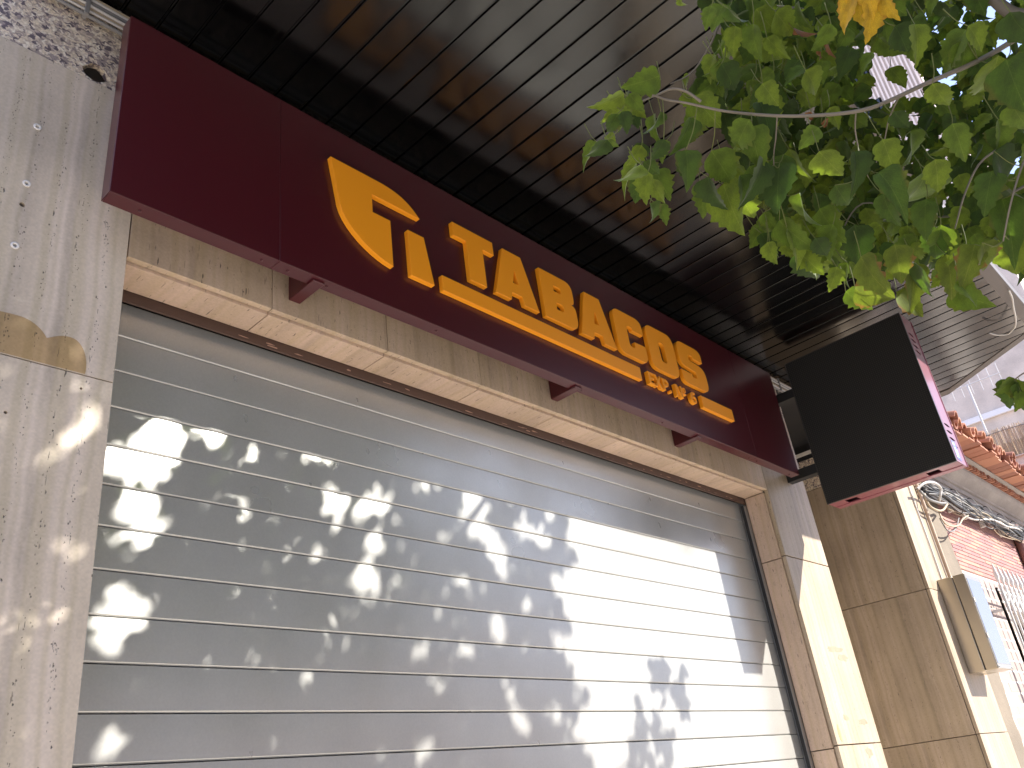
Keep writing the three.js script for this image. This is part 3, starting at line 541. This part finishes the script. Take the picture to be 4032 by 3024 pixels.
// ---------------------------------------------------------------- taller buildings behind
{
  const t = thing('terrace_building', 'cream rendered building with a roof terrace behind the tiled house', 'building');
  part('wall', box(11, 13.9, -EYE, 3.07, -9, -1.2), M.plasterCream, t);
  part('coping', box(10.97, 11.1, 3.07, 3.085, -9, -1.17, 0.003), M.plasterCream, t);
  const a = thing('apartment_block', 'tall pale apartment block with ribbed cladding rising behind the terrace', 'building');
  part('wall', box(14, 24, -EYE, 8.6, -12, -1.25), M.plasterCream, a);
  part('upper_wall', box(14.02, 24, 8.6, 12.6, -12, -1.27), std(rgb(0.86, 0.72, 0.62), 0.85, { map: plaster }), a);
  const ribs = []; for (let i = 0; i < 90; i++) ribs.push(box(13.985, 14.02, 8.62, 12.58, -1.33 - i * 0.07, -1.30 - i * 0.07));
  part('cladding_rib', merge(ribs), std(rgb(0.86, 0.72, 0.62), 0.85), a).userData.kind = 'stuff';
  part('ledge', box(13.95, 14, 4.60, 4.69, -12, -1.25, 0.004), std(rgb(0.84, 0.80, 0.76), 0.8), a);
  for (let k = 0; k < 3; k++) { part('window', box(13.985, 14.03, 9.2 + k * 1.15, 9.9 + k * 1.15, -2.55, -2.0), M.glassDark, a); }
  const f = thing('reed_fence', 'dry reed screen along the edge of the roof terrace', 'fence');
  const lo = [], hi = [];
  for (let i = 0; i < 760; i++) {
    const z = -1.22 - i * 0.0058 + rr(-0.002, 0.002), top = 3.43 + 0.035 * Math.sin(z * 2.4) + rr(-0.035, 0.03), tl = rr(-0.012, 0.012), g = new THREE.CylinderGeometry(0.0035, 0.0035, 1, 4, 1, true);
    g.scale(1, top - 3.075, 1); g.rotateX(tl); g.translate(11.035 + rr(-0.006, 0.006), 3.075 + (top - 3.075) / 2 + EYE, z); (i % 2 ? lo : hi).push(g);
    if (rnd() < 0.7) { const q = new THREE.CylinderGeometry(0.004, 0.004, 0.2, 4, 1, true); q.rotateX(rr(-0.03, 0.03)); q.translate(11.02, 3.075 + rr(0.08, 0.12) + EYE, z + 0.002); lo.push(q); }
  }
  part('reeds', merge(lo), M.reed, f).userData.kind = 'stuff'; part('pale_reeds', merge(hi), M.reedPale, f).userData.kind = 'stuff';
  const wire = []; for (let z = -1.2; z > -5.6; z -= 0.3) wire.push(V(11.03, 3.405 + 0.035 * Math.sin(z * 2.4), z)); part('wire', tube(wire, 0.004, 60, 5), M.cableG, f);
  for (const z of [-1.55, -2.9, -4.3]) part('post', rod(V(11.06, 3.07, z), V(11.06, 3.47, z), 0.014, 8), M.twig, f);
  const p = thing('terrace_pole', 'white painted pole reaching out over the reed screen', 'pole');
  const e = hit(3856, 1772, 'x', 11.0); part('pole', rod(V(11.03, e.y, e.z), V(8.4, e.y + 0.02, e.z), 0.018, 10), M.white, p); part('stand', rod(V(11.1, 3.07, e.z), V(11.1, e.y + 0.05, e.z), 0.016, 8), M.white, p);
  const n = thing('television_antenna', 'thin white antenna mast with short rods on the terrace', 'antenna');
  const b = hit(3890, 1702, 'x', 12.6), c = hit(3803, 1516, 'x', 12.6), zc = (b.z + c.z) / 2;
  part('mast', rod(V(12.6, 3.07, zc), V(12.6, c.y, zc), 0.014, 8), M.white, n);
  part('boom', rod(V(12.6, c.y - 0.01, zc - 0.25), V(12.6, c.y - 0.01, zc + 0.45), 0.008, 6), M.white, n);
  for (let i = 0; i < 6; i++) part('rod', rod(V(12.6, c.y - 0.17, zc - 0.22 + i * 0.13), V(12.6, c.y + 0.15, zc - 0.22 + i * 0.13), 0.004, 5), M.white, n);
}
// ---------------------------------------------------------------- across the street: what the shutter and soffit mirror
{
  const facade = (x0, x1, h, col, lab) => {
    const t = thing('street_house', lab, 'house');
    part('wall', box(x0, x1, -EYE, h - EYE, 10.9, 18), std(col, 0.9, { map: plaster }), t);
    part('parapet', box(x0 - 0.02, x1 + 0.02, h - EYE, h - EYE + 0.3, 10.82, 11.3), M.concrete, t);
    for (let f = 0; f < Math.floor(h / 3); f++) for (let x = x0 + 1.2; x < x1 - 1.4; x += 2.7) {
      const y = -EYE + f * 3 + 0.9, w = part('window', box(x, x + 1.1, y, y + 1.5, 10.87, 10.905), M.glassDark, t);
      part('shutter_box', box(x - 0.05, x + 1.15, y + 1.5, y + 1.68, 10.84, 10.9), M.white, t);
      part('sill', box(x - 0.06, x + 1.16, y - 0.06, y, 10.78, 10.9), M.concrete, t);
    }
  };
  facade(-14, -3.2, 6.2, rgb(0.72, 0.58, 0.44), 'ochre two storey house across the street with a flat parapet');
  facade(-3.2, 6.5, 5.6, rgb(0.78, 0.74, 0.68), 'off white two storey house across the street');
  facade(6.5, 19, 6.0, rgb(0.62, 0.46, 0.38), 'terracotta coloured house across the street');
}

// ---------------------------------------------------------------- the street tree
function leafTexture(base, vein, edge, edgeAmt) {
  const N = 192;
  return tex(N, N, (u, v) => {
    const x = (u - 0.5) * 2, s = 1 - v; let k = 0.86 + 0.3 * (fbm(u * 5, v * 5, 5, 4) - 0.5) + 0.10 * (noise(u * 60, v * 60, 60, 60) - 0.5), m = 0;
    m = Math.max(m, 1 - Math.abs(x) * 42);
    const q = ((s - Math.abs(x) * 0.62) * 8.5) % 1; const side = Math.abs(((q + 1) % 1) - 0.5) * 2; m = Math.max(m, (side - 0.90) * 8 * (1 - Math.abs(x)));
    m = Math.max(0, Math.min(1, m)) * 0.55;
    const e = Math.max(0, Math.min(1, (Math.abs(x) * 1.25 + s * 0.75 - 1.06 + 0.5 * (fbm(u * 4 + 3, v * 4, 4, 3) - 0.5)) * 4)) * edgeAmt;
    return [0, 1, 2].map(i => ((base[i] * (1 - m) + vein[i] * m) * (1 - e) + edge[i] * e) * k);
  });
}
const leafMat = (t, o = 0.5) => new THREE.MeshPhysicalMaterial({ map: t, roughness: 0.92, transmission: o, thickness: 0, specularIntensity: 0.5, side: THREE.DoubleSide });
const brown = [150, 96, 52], anyGreen = () => LEAF[[0, 0, 1, 2, 2, 6][Math.floor(rnd() * 6)]];
const LEAF = [
  leafMat(leafTexture([106, 132, 32], [150, 168, 76], brown, 0.1)), leafMat(leafTexture([80, 108, 27], [126, 148, 64], brown, 0.25)),
  leafMat(leafTexture([124, 146, 34], [166, 178, 82], brown, 0.0)), leafMat(leafTexture([112, 128, 32], [156, 160, 78], brown, 0.75)),
  leafMat(leafTexture([232, 190, 44], [244, 214, 110], [206, 140, 60], 0.45)), leafMat(leafTexture([150, 98, 58], [176, 130, 84], [120, 74, 44], 0.5), 0.25), leafMat(leafTexture([62, 88, 22], [104, 126, 52], brown, 0.05))];
function leafShape(wid, teeth, bend, fold, twist, ph) {   // a leaflet one unit long from its base at the origin to its tip at -y
  const R = 12, C = 6, pos = [], uv = [], idx = [];
  for (let i = 0; i <= R; i++) {
    const s = i / R; let w = wid * Math.pow(Math.sin(Math.PI * Math.pow(s, 0.62)), 0.85) * (1 - 0.33 * s);
    if (s > 0.3 && s < 0.97) w *= 1 + teeth * ((i % 2) ? 1 : -0.6);
    for (let j = 0; j <= C; j++) {
      const c = j / C * 2 - 1, skew = 1 + 0.12 * Math.sin(ph + c * 2);
      const x = w * c * skew, wave = 0.02 * Math.sin(ph + s * 9 + c * 3) * Math.abs(c);
      pos.push(x * Math.cos(twist * s), -s + 0.035 * Math.abs(c) * teeth * 6 * Math.sin(Math.PI * s) * -1, fold * Math.abs(x) - bend * s * s + wave + x * Math.sin(twist * s));
      uv.push(0.5 + x / (wid * 2.2), 1 - s);
    }
  }
  for (let i = 0; i < R; i++) for (let j = 0; j < C; j++) { const a = i * (C + 1) + j, b = a + C + 1; idx.push(a, b, a + 1, a + 1, b, b + 1); }
  const g = new THREE.BufferGeometry(); g.setAttribute('position', new THREE.Float32BufferAttribute(pos, 3)); g.setAttribute('uv', new THREE.Float32BufferAttribute(uv, 2)); g.setIndex(idx); g.computeVertexNormals(); return g;
}
const leafGeos = [leafShape(0.42, 0.17, 0.30, 0.30, 0.2, 1), leafShape(0.38, 0.22, 0.55, 0.45, -0.3, 2.4), leafShape(0.46, 0.15, 0.15, 0.18, 0.35, 3.9), leafShape(0.33, 0.16, 0.7, 0.6, 0.7, 5.2), leafShape(0.41, 0.24, 0.40, 0.25, -0.15, 0.3), leafShape(0.44, 0.12, 0.55, 0.35, -0.5, 4.6)];
const tree = thing('street_tree', 'leafy street tree with drooping green branches hanging in front of the canopy', 'tree');
{
  const at = (u, v, r) => lift(ray(u, v).normalize().multiplyScalar(r));
  // wood
  part('trunk', taper([V(1.90, -EYE - 0.02, 1.32), V(1.92, -0.9, 1.30), V(1.88, -0.1, 1.27), V(1.95, 0.9, 1.24)], 0.15, 0.095, 14), M.bark, tree);
  const limbs = [
    [[V(1.94, 0.8, 1.245), V(2.12, 1.5, 0.95), V(2.22, 1.95, 0.55), V(2.12, 1.86, 0.32), at(4250, -60, 2.15)], 0.06, 0.018],
    [[V(1.95, 0.85, 1.24), V(2.5, 1.8, 1.0), V(3.1, 2.5, 0.8), V(3.6, 3.0, 0.6)], 0.07, 0.015],
    [[V(1.95, 0.86, 1.24), V(1.6, 1.9, 1.3), V(1.5, 2.9, 1.4), V(1.6, 3.7, 1.3)], 0.065, 0.015],
    [[V(1.95, 0.84, 1.24), V(2.3, 1.9, 1.7), V(2.9, 2.8, 2.1), V(3.3, 3.4, 2.3)], 0.06, 0.015],
    [[V(3.0, 2.42, 0.83), V(3.5, 2.2, 0.6), V(3.85, 1.85, 0.35), V(4.17, 1.93, 0.06)], 0.012, 0.003]];
  for (const [p, a, b] of limbs) part('limb', taper(p, a, b, 10), M.bark, tree);
  const twigPx = [
    [[[4250, -60, 2.15], [4060, 110, 2.0], [3860, 235, 1.88], [3640, 332, 1.80], [3520, 388, 1.77], [3420, 428, 1.75], [3310, 447, 1.74], [3180, 456, 1.73], [3060, 456, 1.72], [2850, 437, 1.70], [2700, 405, 1.69], [2620, 392, 1.68], [2540, 362, 1.67], [2475, 356, 1.66]], 0.0068, 0.0018],
    [[[4250, -60, 2.15], [4080, 60, 2.35], [3990, 55, 2.4], [3890, -25, 2.45], [3800, -120, 2.5]], 0.018, 0.014],
    [[[2760, 400, 1.69], [2700, 360, 1.69], [2645, 350, 1.69], [2590, 372, 1.69], [2500, 410, 1.68]], 0.003, 0.0015],
    [[[3420, -60, 2.3], [3260, 40, 2.25], [3090, 30, 2.2], [2980, 24, 2.18], [2860, 60, 2.15], [2790, 190, 2.1], [2720, 290, 2.08], [2640, 330, 2.05]], 0.006, 0.0015],
    [[[3370, 440, 1.75], [3368, 520, 1.77], [3390, 620, 1.78], [3420, 700, 1.8]], 0.0015, 0.001], [[[3540, 380, 1.78], [3500, 470, 1.82], [3480, 560, 1.85], [3450, 640, 1.87]], 0.0015, 0.001],
    [[[3060, 456, 1.72], [3055, 540, 1.74], [3046, 620, 1.75], [3060, 760, 1.77]], 0.0015, 0.001],
    [[[4120, 300, 2.1], [3960, 560, 2.0], [3860, 640, 1.98], [3800, 760, 1.97], [3760, 900, 1.97]], 0.003, 0.0015], [[[4150, 420, 2.0], [4030, 640, 1.85], [3980, 800, 1.8], [3950, 950, 1.8]], 0.0028, 0.0015],
    [[[4100, 700, 2.3], [3800, 840, 2.25], [3600, 850, 2.2], [3400, 800, 2.15], [3330, 880, 2.12], [3310, 980, 2.1]], 0.0035, 0.0015],
    [[[4100, 1440, 2.6], [4030, 1470, 2.6], [3998, 1492, 2.6]], 0.003, 0.0015]];
  const anchors = [];
  for (const [pts, a, b] of twigPx) { const q = pts.map(p => at(...p)); part('twig', taper(q, a, b, 6), M.twig, tree); const c = new THREE.CatmullRomCurve3(q); for (let i = 0; i <= 30; i++) anchors.push(c.getPointAt(i / 30)); }
  // leaflets read off the photograph: base and tip in a zoom of it, distance, kind
  const Zm = (x, y) => [2300 + 0.7837 * x, 0.7837 * y], crown = new THREE.Group(); crown.name = 'crown'; tree.add(crown);
  const EYEV = V(0, 0, 0), stalks = [];
  let count = 0;
  function leaflet(base, tip, mat, turn, gi) {
    const D = tip.clone().sub(base), L = D.length(); D.normalize();
    const N = EYEV.clone().sub(base).normalize(); N.applyAxisAngle(D, turn); const Y = D.clone().negate(), X = new THREE.Vector3().crossVectors(Y, N).normalize(), Zv = new THREE.Vector3().crossVectors(X, Y);
    const m = part('leaf', leafGeos[gi], mat, crown); m.position.copy(base); m.quaternion.setFromRotationMatrix(new THREE.Matrix4().makeBasis(X, Y, Zv)); m.scale.setScalar(L); count++;
    let best = null, bd = 0.085; for (const a of anchors) { const d = a.distanceTo(base); if (d < bd && a.y > base.y - 0.03) { bd = d; best = a; } }
    const from = best ?? base.clone().add(new THREE.Vector3(rr(-0.02, 0.02), 0.05, rr(-0.02, 0.02)));
    stalks.push(taper([from, from.clone().lerp(base, 0.5).add(new THREE.Vector3(0, -0.01, 0)), base], 0.0010, 0.0008, 5));
  }
  const list = [
    [380, 380, 215, 445], [200, 470, 62, 575], [225, 470, 298, 565], [170, 570, 108, 690], [190, 560, 232, 665], [115, 700, 28, 825], [118, 705, 172, 748], [385, 560, 350, 705], [545, 490, 693, 632], [538, 590, 515, 762], [400, 700, 348, 825], [285, 825, 190, 966], [300, 812, 383, 888], [322, 862, 282, 1018], [342, 898, 396, 1030], [330, 1022, 396, 1112], [290, 730, 226, 842], [510, 755, 545, 920], [640, 758, 762, 942], [622, 888, 652, 1092], [700, 925, 777, 1176], [782, 880, 852, 1032], [832, 600, 726, 772], [832, 640, 884, 818], [880, 508, 962, 662], [895, 420, 852, 545], [895, 420, 975, 528], [988, 348, 866, 432], [1110, 338, 1000, 392], [1112, 352, 1206, 482], [1030, 748, 1104, 925], [902, 800, 876, 1012], [982, 818, 955, 1062], [1085, 968, 1080, 1172], [1182, 1048, 1272, 1216], [932, 1118, 868, 1222], [940, 1048, 990, 1162], [935, 1138, 1002, 1278], [920, 1218, 962, 1328], [1020, 1148, 1146, 1302], [1085, 1268, 1152, 1448], [1120, 1278, 1218, 1392], [1160, 1195, 1228, 1302], [1302, 1168, 1258, 1332], [1360, 1128, 1402, 1344], [1322, 1318, 1280, 1452], [1390, 1288, 1478, 1498], [1362, 1452, 1484, 1542], [1560, 1228, 1602, 1424], [1640, 1318, 1704, 1512], [1568, 1468, 1720, 1578], [1792, 1128, 1790, 1332], [1820, 1278, 1874, 1492], [1848, 1448, 2004, 1558], [2000, 1218, 2052, 1372], [1962, 1228, 1918, 1432], [2132, 1180, 2170, 1400], [2100, 1000, 2180, 1240], [1920, 148, 1750, 368], [1915, 190, 1912, 405], [1930, 130, 2030, 250], [1850, 620, 1925, 805], [1762, 800, 1792, 968], [1480, 868, 1642, 1002], [1502, 968, 1540, 1158], [1722, 850, 1640, 1132], [1720, 1000, 1690, 1210], [2080, 280, 2010, 560], [2120, 300, 2200, 560], [2080, 600, 2150, 760], [2050, 860, 2000, 1050], [2070, 880, 2140, 1110], [1500, 700, 1560, 870], [1640, 660, 1700, 840], [700, 20, 640, 150], [720, 40, 790, 165], [640, 30, 600, 130], [850, 120, 830, 300], [880, 200, 1010, 330], [760, 130, 740, 280], [960, 60, 1060, 180], [700, 300, 640, 420], [690, 320, 780, 470], [480, 0, 500, 48], [1180, 640, 1080, 740], [1230, 540, 1300, 640], [1180, 760, 1300, 900], [1360, 760, 1420, 930], [1260, 930, 1340, 1060], [1560, 560, 1620, 660], [1750, 420, 1830, 560], [1660, 120, 1720, 290], [1560, 130, 1640, 260], [1240, 120, 1170, 260],
    [2060, 760, 2190, 960], [2140, 60, 2230, 260], [2150, 520, 2230, 700]];
  list.forEach(([x0, y0, x1, y1], i) => {
    const a = Zm(x0, y0), b = Zm(x1, y1), r = (x0 < 700 ? 1.62 : x0 < 1250 ? 1.74 : 1.74) + rr(-0.09, 0.14) + (y0 > 1000 ? 0.12 : 0), lp = Math.hypot(b[0] - a[0], b[1] - a[1]) / FOCAL * r;
    const edge = (y1 > 1490 || (x0 > 1500 && y0 > 1200)) && rnd() < 0.8;
    leaflet(at(a[0], a[1], r), at(b[0], b[1], r + rr(-0.6, 0.6) * lp), edge ? LEAF[3] : anyGreen(), rr(-0.95, 0.95), i % 6);
  });
  list.forEach(([x0, y0, x1, y1], i) => {
    if (x0 > 1000 && !(y0 > 1100 && i % 2)) return;
    const dx = rr(-55, 55), dy = rr(-45, 35), k = rr(0.7, 1.05), a = Zm(x0 + dx, y0 + dy), b = Zm(x0 + dx + (x1 - x0) * k + rr(-30, 30), y0 + dy + (y1 - y0) * k), r = 1.84 + rr(-0.06, 0.1);
    leaflet(at(a[0], a[1], r), at(b[0], b[1], r + rr(-0.03, 0.03)), anyGreen(), rr(-1, 1), Math.floor(rnd() * 6));
  });
  for (const [x0, y0, x1, y1] of [[1352, -30, 1286, 170], [1378, -60, 1375, 150], [1440, -10, 1462, 192], [1492, -50, 1530, 110], [1420, -70, 1440, 60]]) leaflet(at(...Zm(x0, y0), 1.74), at(...Zm(x1, y1), 1.73 + rr(-0.02, 0.02)), LEAF[4], rr(-0.9, 0.9), Math.floor(rnd() * 6));
  for (const [x0, y0, x1, y1] of [[1230, 150, 1180, 300], [1010, 90, 1100, 250], [1190, 260, 1160, 310], [1140, 560, 1110, 620], [1190, 620, 1262, 605]]) leaflet(at(...Zm(x0, y0), 1.9), at(...Zm(x1, y1), 1.92), LEAF[5], rr(-1, 1), 3);
  // cluster at the right-hand edge
  for (const [u0, v0, u1, v1] of [[3992, 1488, 3938, 1560], [3998, 1490, 3990, 1590], [3990, 1492, 3944, 1618], [4020, 1500, 4045, 1620], [4018, 1540, 4012, 1610]]) leaflet(at(u0, v0, 2.6), at(u1, v1, 2.6 + rr(-0.03, 0.03)), LEAF[Math.floor(rnd() * 3)], rr(-0.6, 0.6), Math.floor(rnd() * 6));
  // further leaves of the same branches, behind those
  const mask = [[2740, -60], [2790, 60], [2860, 180], [2660, 330], [2700, 420], [2860, 480], [2880, 640], [2950, 760], [3060, 860], [3080, 1000], [3180, 1060], [3280, 1080], [3400, 1130], [3560, 1080], [3660, 1130], [3760, 1120], [3860, 1040], [3960, 1050], [4060, 1140], [4300, 1100], [4300, -100]];
  const gap = [[3380, 210], [3560, 220], [3660, 290], [3600, 430], [3490, 470], [3400, 370]];
  const inside = (p, x, y) => { let c = false; for (let i = 0, j = p.length - 1; i < p.length; j = i++) if ((p[i][1] > y) !== (p[j][1] > y) && x < (p[j][0] - p[i][0]) * (y - p[i][1]) / (p[j][1] - p[i][1]) + p[i][0]) c = !c; return c; };
  const glints = [[3010, 1010], [3060, 960], [3110, 1100], [3180, 1010], [3130, 1070], [3330, 1000], [3380, 1090], [3420, 1030], [3250, 940], [3470, 990], [3200, 880], [3300, 870], [3050, 880], [3560, 930], [3900, 1030], [3620, 340], [2985, 790], [3500, 1060], [3150, 950], [3280, 1050], [3060, 1060], [3360, 940], [3440, 1130], [3230, 1010], [3840, 900], [3120, 780], [3700, 1000], [3000, 950]].map(([u, v]) => at(u, v, 1.90));
  const SD = new THREE.Vector3(0.6, 0.769, 0.9875).normalize(), tmpv = new THREE.Vector3();
  const shades = p => glints.some(g => { tmpv.subVectors(p, g); const k = tmpv.dot(SD); return k > 0.02 && tmpv.addScaledVector(SD, -k).length() < 0.088; });
  const S = new THREE.Vector3(0.6, 0.769, 0.9875);
  const holes = [[0.87, 1.01, .018], [0.83, 0.88, .042], [0.88, 0.94, .043], [0.77, 0.86, .03], [1.01, 1.01, .029], [1.35, 1.02, .018], [0.84, 0.74, .05], [1.09, 0.8, .018], [0.79, 0.47, .04], [0.83, 0.53, .042], [0.76, 0.59, .015], [1.07, 0.58, .016], [1.39, 0.88, .034], [1.5, 0.87, .028], [1.56, 0.9, .028], [1.55, 0.78, .03], [1.51, 0.66, .032], [1.98, 0.99, .055], [1.96, 0.9, .045], [2.06, 0.83, .042], [2.07, 0.76, .028], [0.8, 0.34, .015], [0.83, 0.25, .024], [1.69, 0.48, .023], [1.74, 0.38, .027], [1.87, 0.49, .025], [2.02, 0.54, .03], [2.18, 0.66, .024], [2.2, 0.92, .03], [2.36, 1.0, .028], [1.88, 0.7, .02], [2.08, 0.28, .034], [2.03, 0.36, .02], [1.4, 0.31, .015], [1.67, 0.21, .02], [2.3, 0.9, .03], [2.25, 0.3, .03]];
  for (const [x, y, r] of [[0.45, 1.15, .022], [0.60, 0.97, .014], [0.65, 0.91, .026], [0.63, 0.83, .03], [0.58, 0.79, .014], [0.56, 0.59, .012], [0.64, 0.58, .01], [0.62, 0.47, .022], [0.55, 0.42, .02], [0.64, 0.41, .017], [0.56, 0.36, .02], [0.60, 0.27, .016], [0.67, 0.29, .008]]) holes.push([x - 0.097, y - 0.125, r * 0.55]);
  for (const g of glints) { const t = (g.z + 1.89) / S.z; holes.push([g.x - S.x * t, g.y - EYE - S.y * t, 0.05]); }
  for (let k = 0; k < 44; k++) holes.push([rr(0.7, 2.4), rr(0.05, 1.03), rr(-0.002, 0.008)]);
  const dims = p => { const t = (p.z + 1.89) / S.z, x = p.x - S.x * t, y = p.y - EYE - S.y * t; return holes.some(([hx, hy, hr]) => hr > 0.02 && Math.hypot(x - hx, y - hy) < hr + 0.015); };

  let guard = 0;
  while (count < 296 && guard++ < 5000) {
    const u = rr(2700, 4080), v = rr(-40, 1150); if (!inside(mask, u, v)) continue; if (inside(gap, u, v) && rnd() < 0.35) continue;
    const r = rr(1.95, 2.6), len = rr(85, 150) * 1.85 / r, ang = rr(-0.9, 0.9), u1 = u + Math.sin(ang) * len, v1 = v + Math.cos(ang) * len; const mid = at((u + u1) / 2, (v + v1) / 2, r); if (!inside(mask, u1, v1 - 10) || shades(mid) || dims(mid)) continue;
    leaflet(at(u, v, r), at(u1, v1, r + rr(-0.03, 0.03)), rnd() < 0.08 ? LEAF[3] : anyGreen(), rr(-1, 1), Math.floor(rnd() * 6));
  }
  const behind = [[], [], [], []];
  for (let k = 0, w = 0; k < 1500 && w < 40000; w++) {
    const u = rr(2700, 4080), v = rr(-60, 1150); if (!inside(mask, u, v)) continue; if (inside(gap, u, v) && rnd() < 0.55) continue;
    const r = rr(1.95, 2.75), len = rr(70, 130) * 1.9 / r, ang = rr(-1.1, 1.1), u1 = u + Math.sin(ang) * len, v1 = v + Math.cos(ang) * len; if (!inside(mask, u1, v1) || inside(gap, u1, v1)) continue; const mid = at((u + u1) / 2, (v + v1) / 2, r); if (shades(mid) || dims(mid)) continue;
    const base = at(u, v, r), tip = at(u1, v1, r + rr(-0.03, 0.03)), D = tip.clone().sub(base), L = D.length(); D.normalize();
    const N = EYEV.clone().sub(base).normalize().applyAxisAngle(D, rr(-1.1, 1.1)), Y = D.negate(), X = new THREE.Vector3().crossVectors(Y, N).normalize(), Zv = new THREE.Vector3().crossVectors(X, Y);
    behind[Math.floor(rnd() * 4)].push(new THREE.Matrix4().makeBasis(X, Y, Zv).scale(new THREE.Vector3(L, L, L)).setPosition(base)); k++;
  }
  behind.forEach((list, i) => { const im = new THREE.InstancedMesh(leafGeos[[0, 2, 4, 5][i]], LEAF[[0, 1, 2, 6][i]], list.length); list.forEach((mm, k) => im.setMatrixAt(k, mm)); im.name = 'foliage'; im.userData.kind = 'stuff'; shade(im); tree.add(im); });
  part('leaf_stalks', merge(stalks), M.petiole, tree).userData.kind = 'stuff';

  // the rest of the crown stands over the pavement, to the side of the view; its shadow falls on the shutter's left part
  const lit = [[2.50, 1.3], [2.50, 1.03], [2.47, 0.86], [2.33, 0.79], [2.37, 0.62], [2.25, 0.54], [2.38, 0.50], [2.30, 0.42], [2.42, 0.38], [2.33, 0.27], [2.46, 0.20], [2.46, -0.3], [2.3, -1.6], [30, -1.6], [30, 3], [2.6, 3]];
  const bough = [[2.50, -0.10], [2.57, 0.12], [2.63, 0.21], [2.76, 0.40], [2.81, 0.47], [2.95, 0.51], [3.07, 0.51], [3.04, 0.44], [3.07, 0.37], [3.0, 0.2], [2.9, 0.18], [2.81, 0.11], [2.80, -0.1]];
  const proj = p => { const q = p.clone().setY(p.y - EYE), d = q.dot(FWD); return d <= 0 ? null : [2016 + FOCAL * q.dot(RIGHT) / d, 1512 - FOCAL * q.dot(UP) / d]; };
  const mats = [[], [], []], q = new THREE.Quaternion(), e = new THREE.Euler();
  const add = (p, len) => { e.set(rr(-0.7, 0.7), rnd() * 6.28, rr(-0.8, 0.8)); q.setFromEuler(e); mats[Math.floor(rnd() * 3)].push(new THREE.Matrix4().compose(p, q.clone(), new THREE.Vector3(len, len, len))); };
  let n = 0, tries = 0;
  while (n < 34000 && tries++ < 900000) {
    const xs = rr(-1.2, 2.55), ys = rr(-2.0, 2.6), t = rr(1.98, 2.95), p = V(xs, ys, -1.89).addScaledVector(S, t);
    const cx = (p.x - 2.75) / 2.3, cy = (p.y - EYE - 2.45) / 1.75, cz = (p.z - 1.15) / 1.55; if (cx * cx + cy * cy + cz * cz > 1 + 0.25 * (fbm(xs * 2 + 9, t * 2, 64, 2) - 0.5)) continue;
    if (inside(lit, xs + 0.02 + 0.30 * (fbm(ys * 7 + 40, xs * 3 + 20, 256, 3) - 0.5), ys)) continue;
    const len = rr(0.045, 0.07); let bad = false; for (const [hx, hy, hr] of holes) if (Math.hypot(xs - hx, (ys - len * 0.35) - hy) < hr + 0.021) { bad = true; break; } if (bad) continue;
    const s = proj(p); if (s && s[0] < 4150 && s[0] > -200 && s[1] > -160 && s[1] < 3100) continue;
    add(p, len); n++;
  }
  let m = 0; while (m < 190) { const xs = rr(2.4, 3.1), ys = rr(-0.15, 0.55); if (!inside(bough, xs, ys)) continue; if (fbm(xs * 16, ys * 9, 256, 2) > 0.57) { m += 0.2; continue; } add(V(xs, ys + 0.03, -1.89).addScaledVector(S, rr(1.90, 1.97)), rr(0.055, 0.085)); m++; }
  mats.forEach((list, i) => {
    const im = new THREE.InstancedMesh(leafGeos[[0, 1, 4][i]], LEAF[i], list.length); list.forEach((mm, k) => im.setMatrixAt(k, mm)); im.name = 'foliage'; im.userData.kind = 'stuff'; shade(im); tree.add(im);
  });
}
renderer.render(scene, camera);
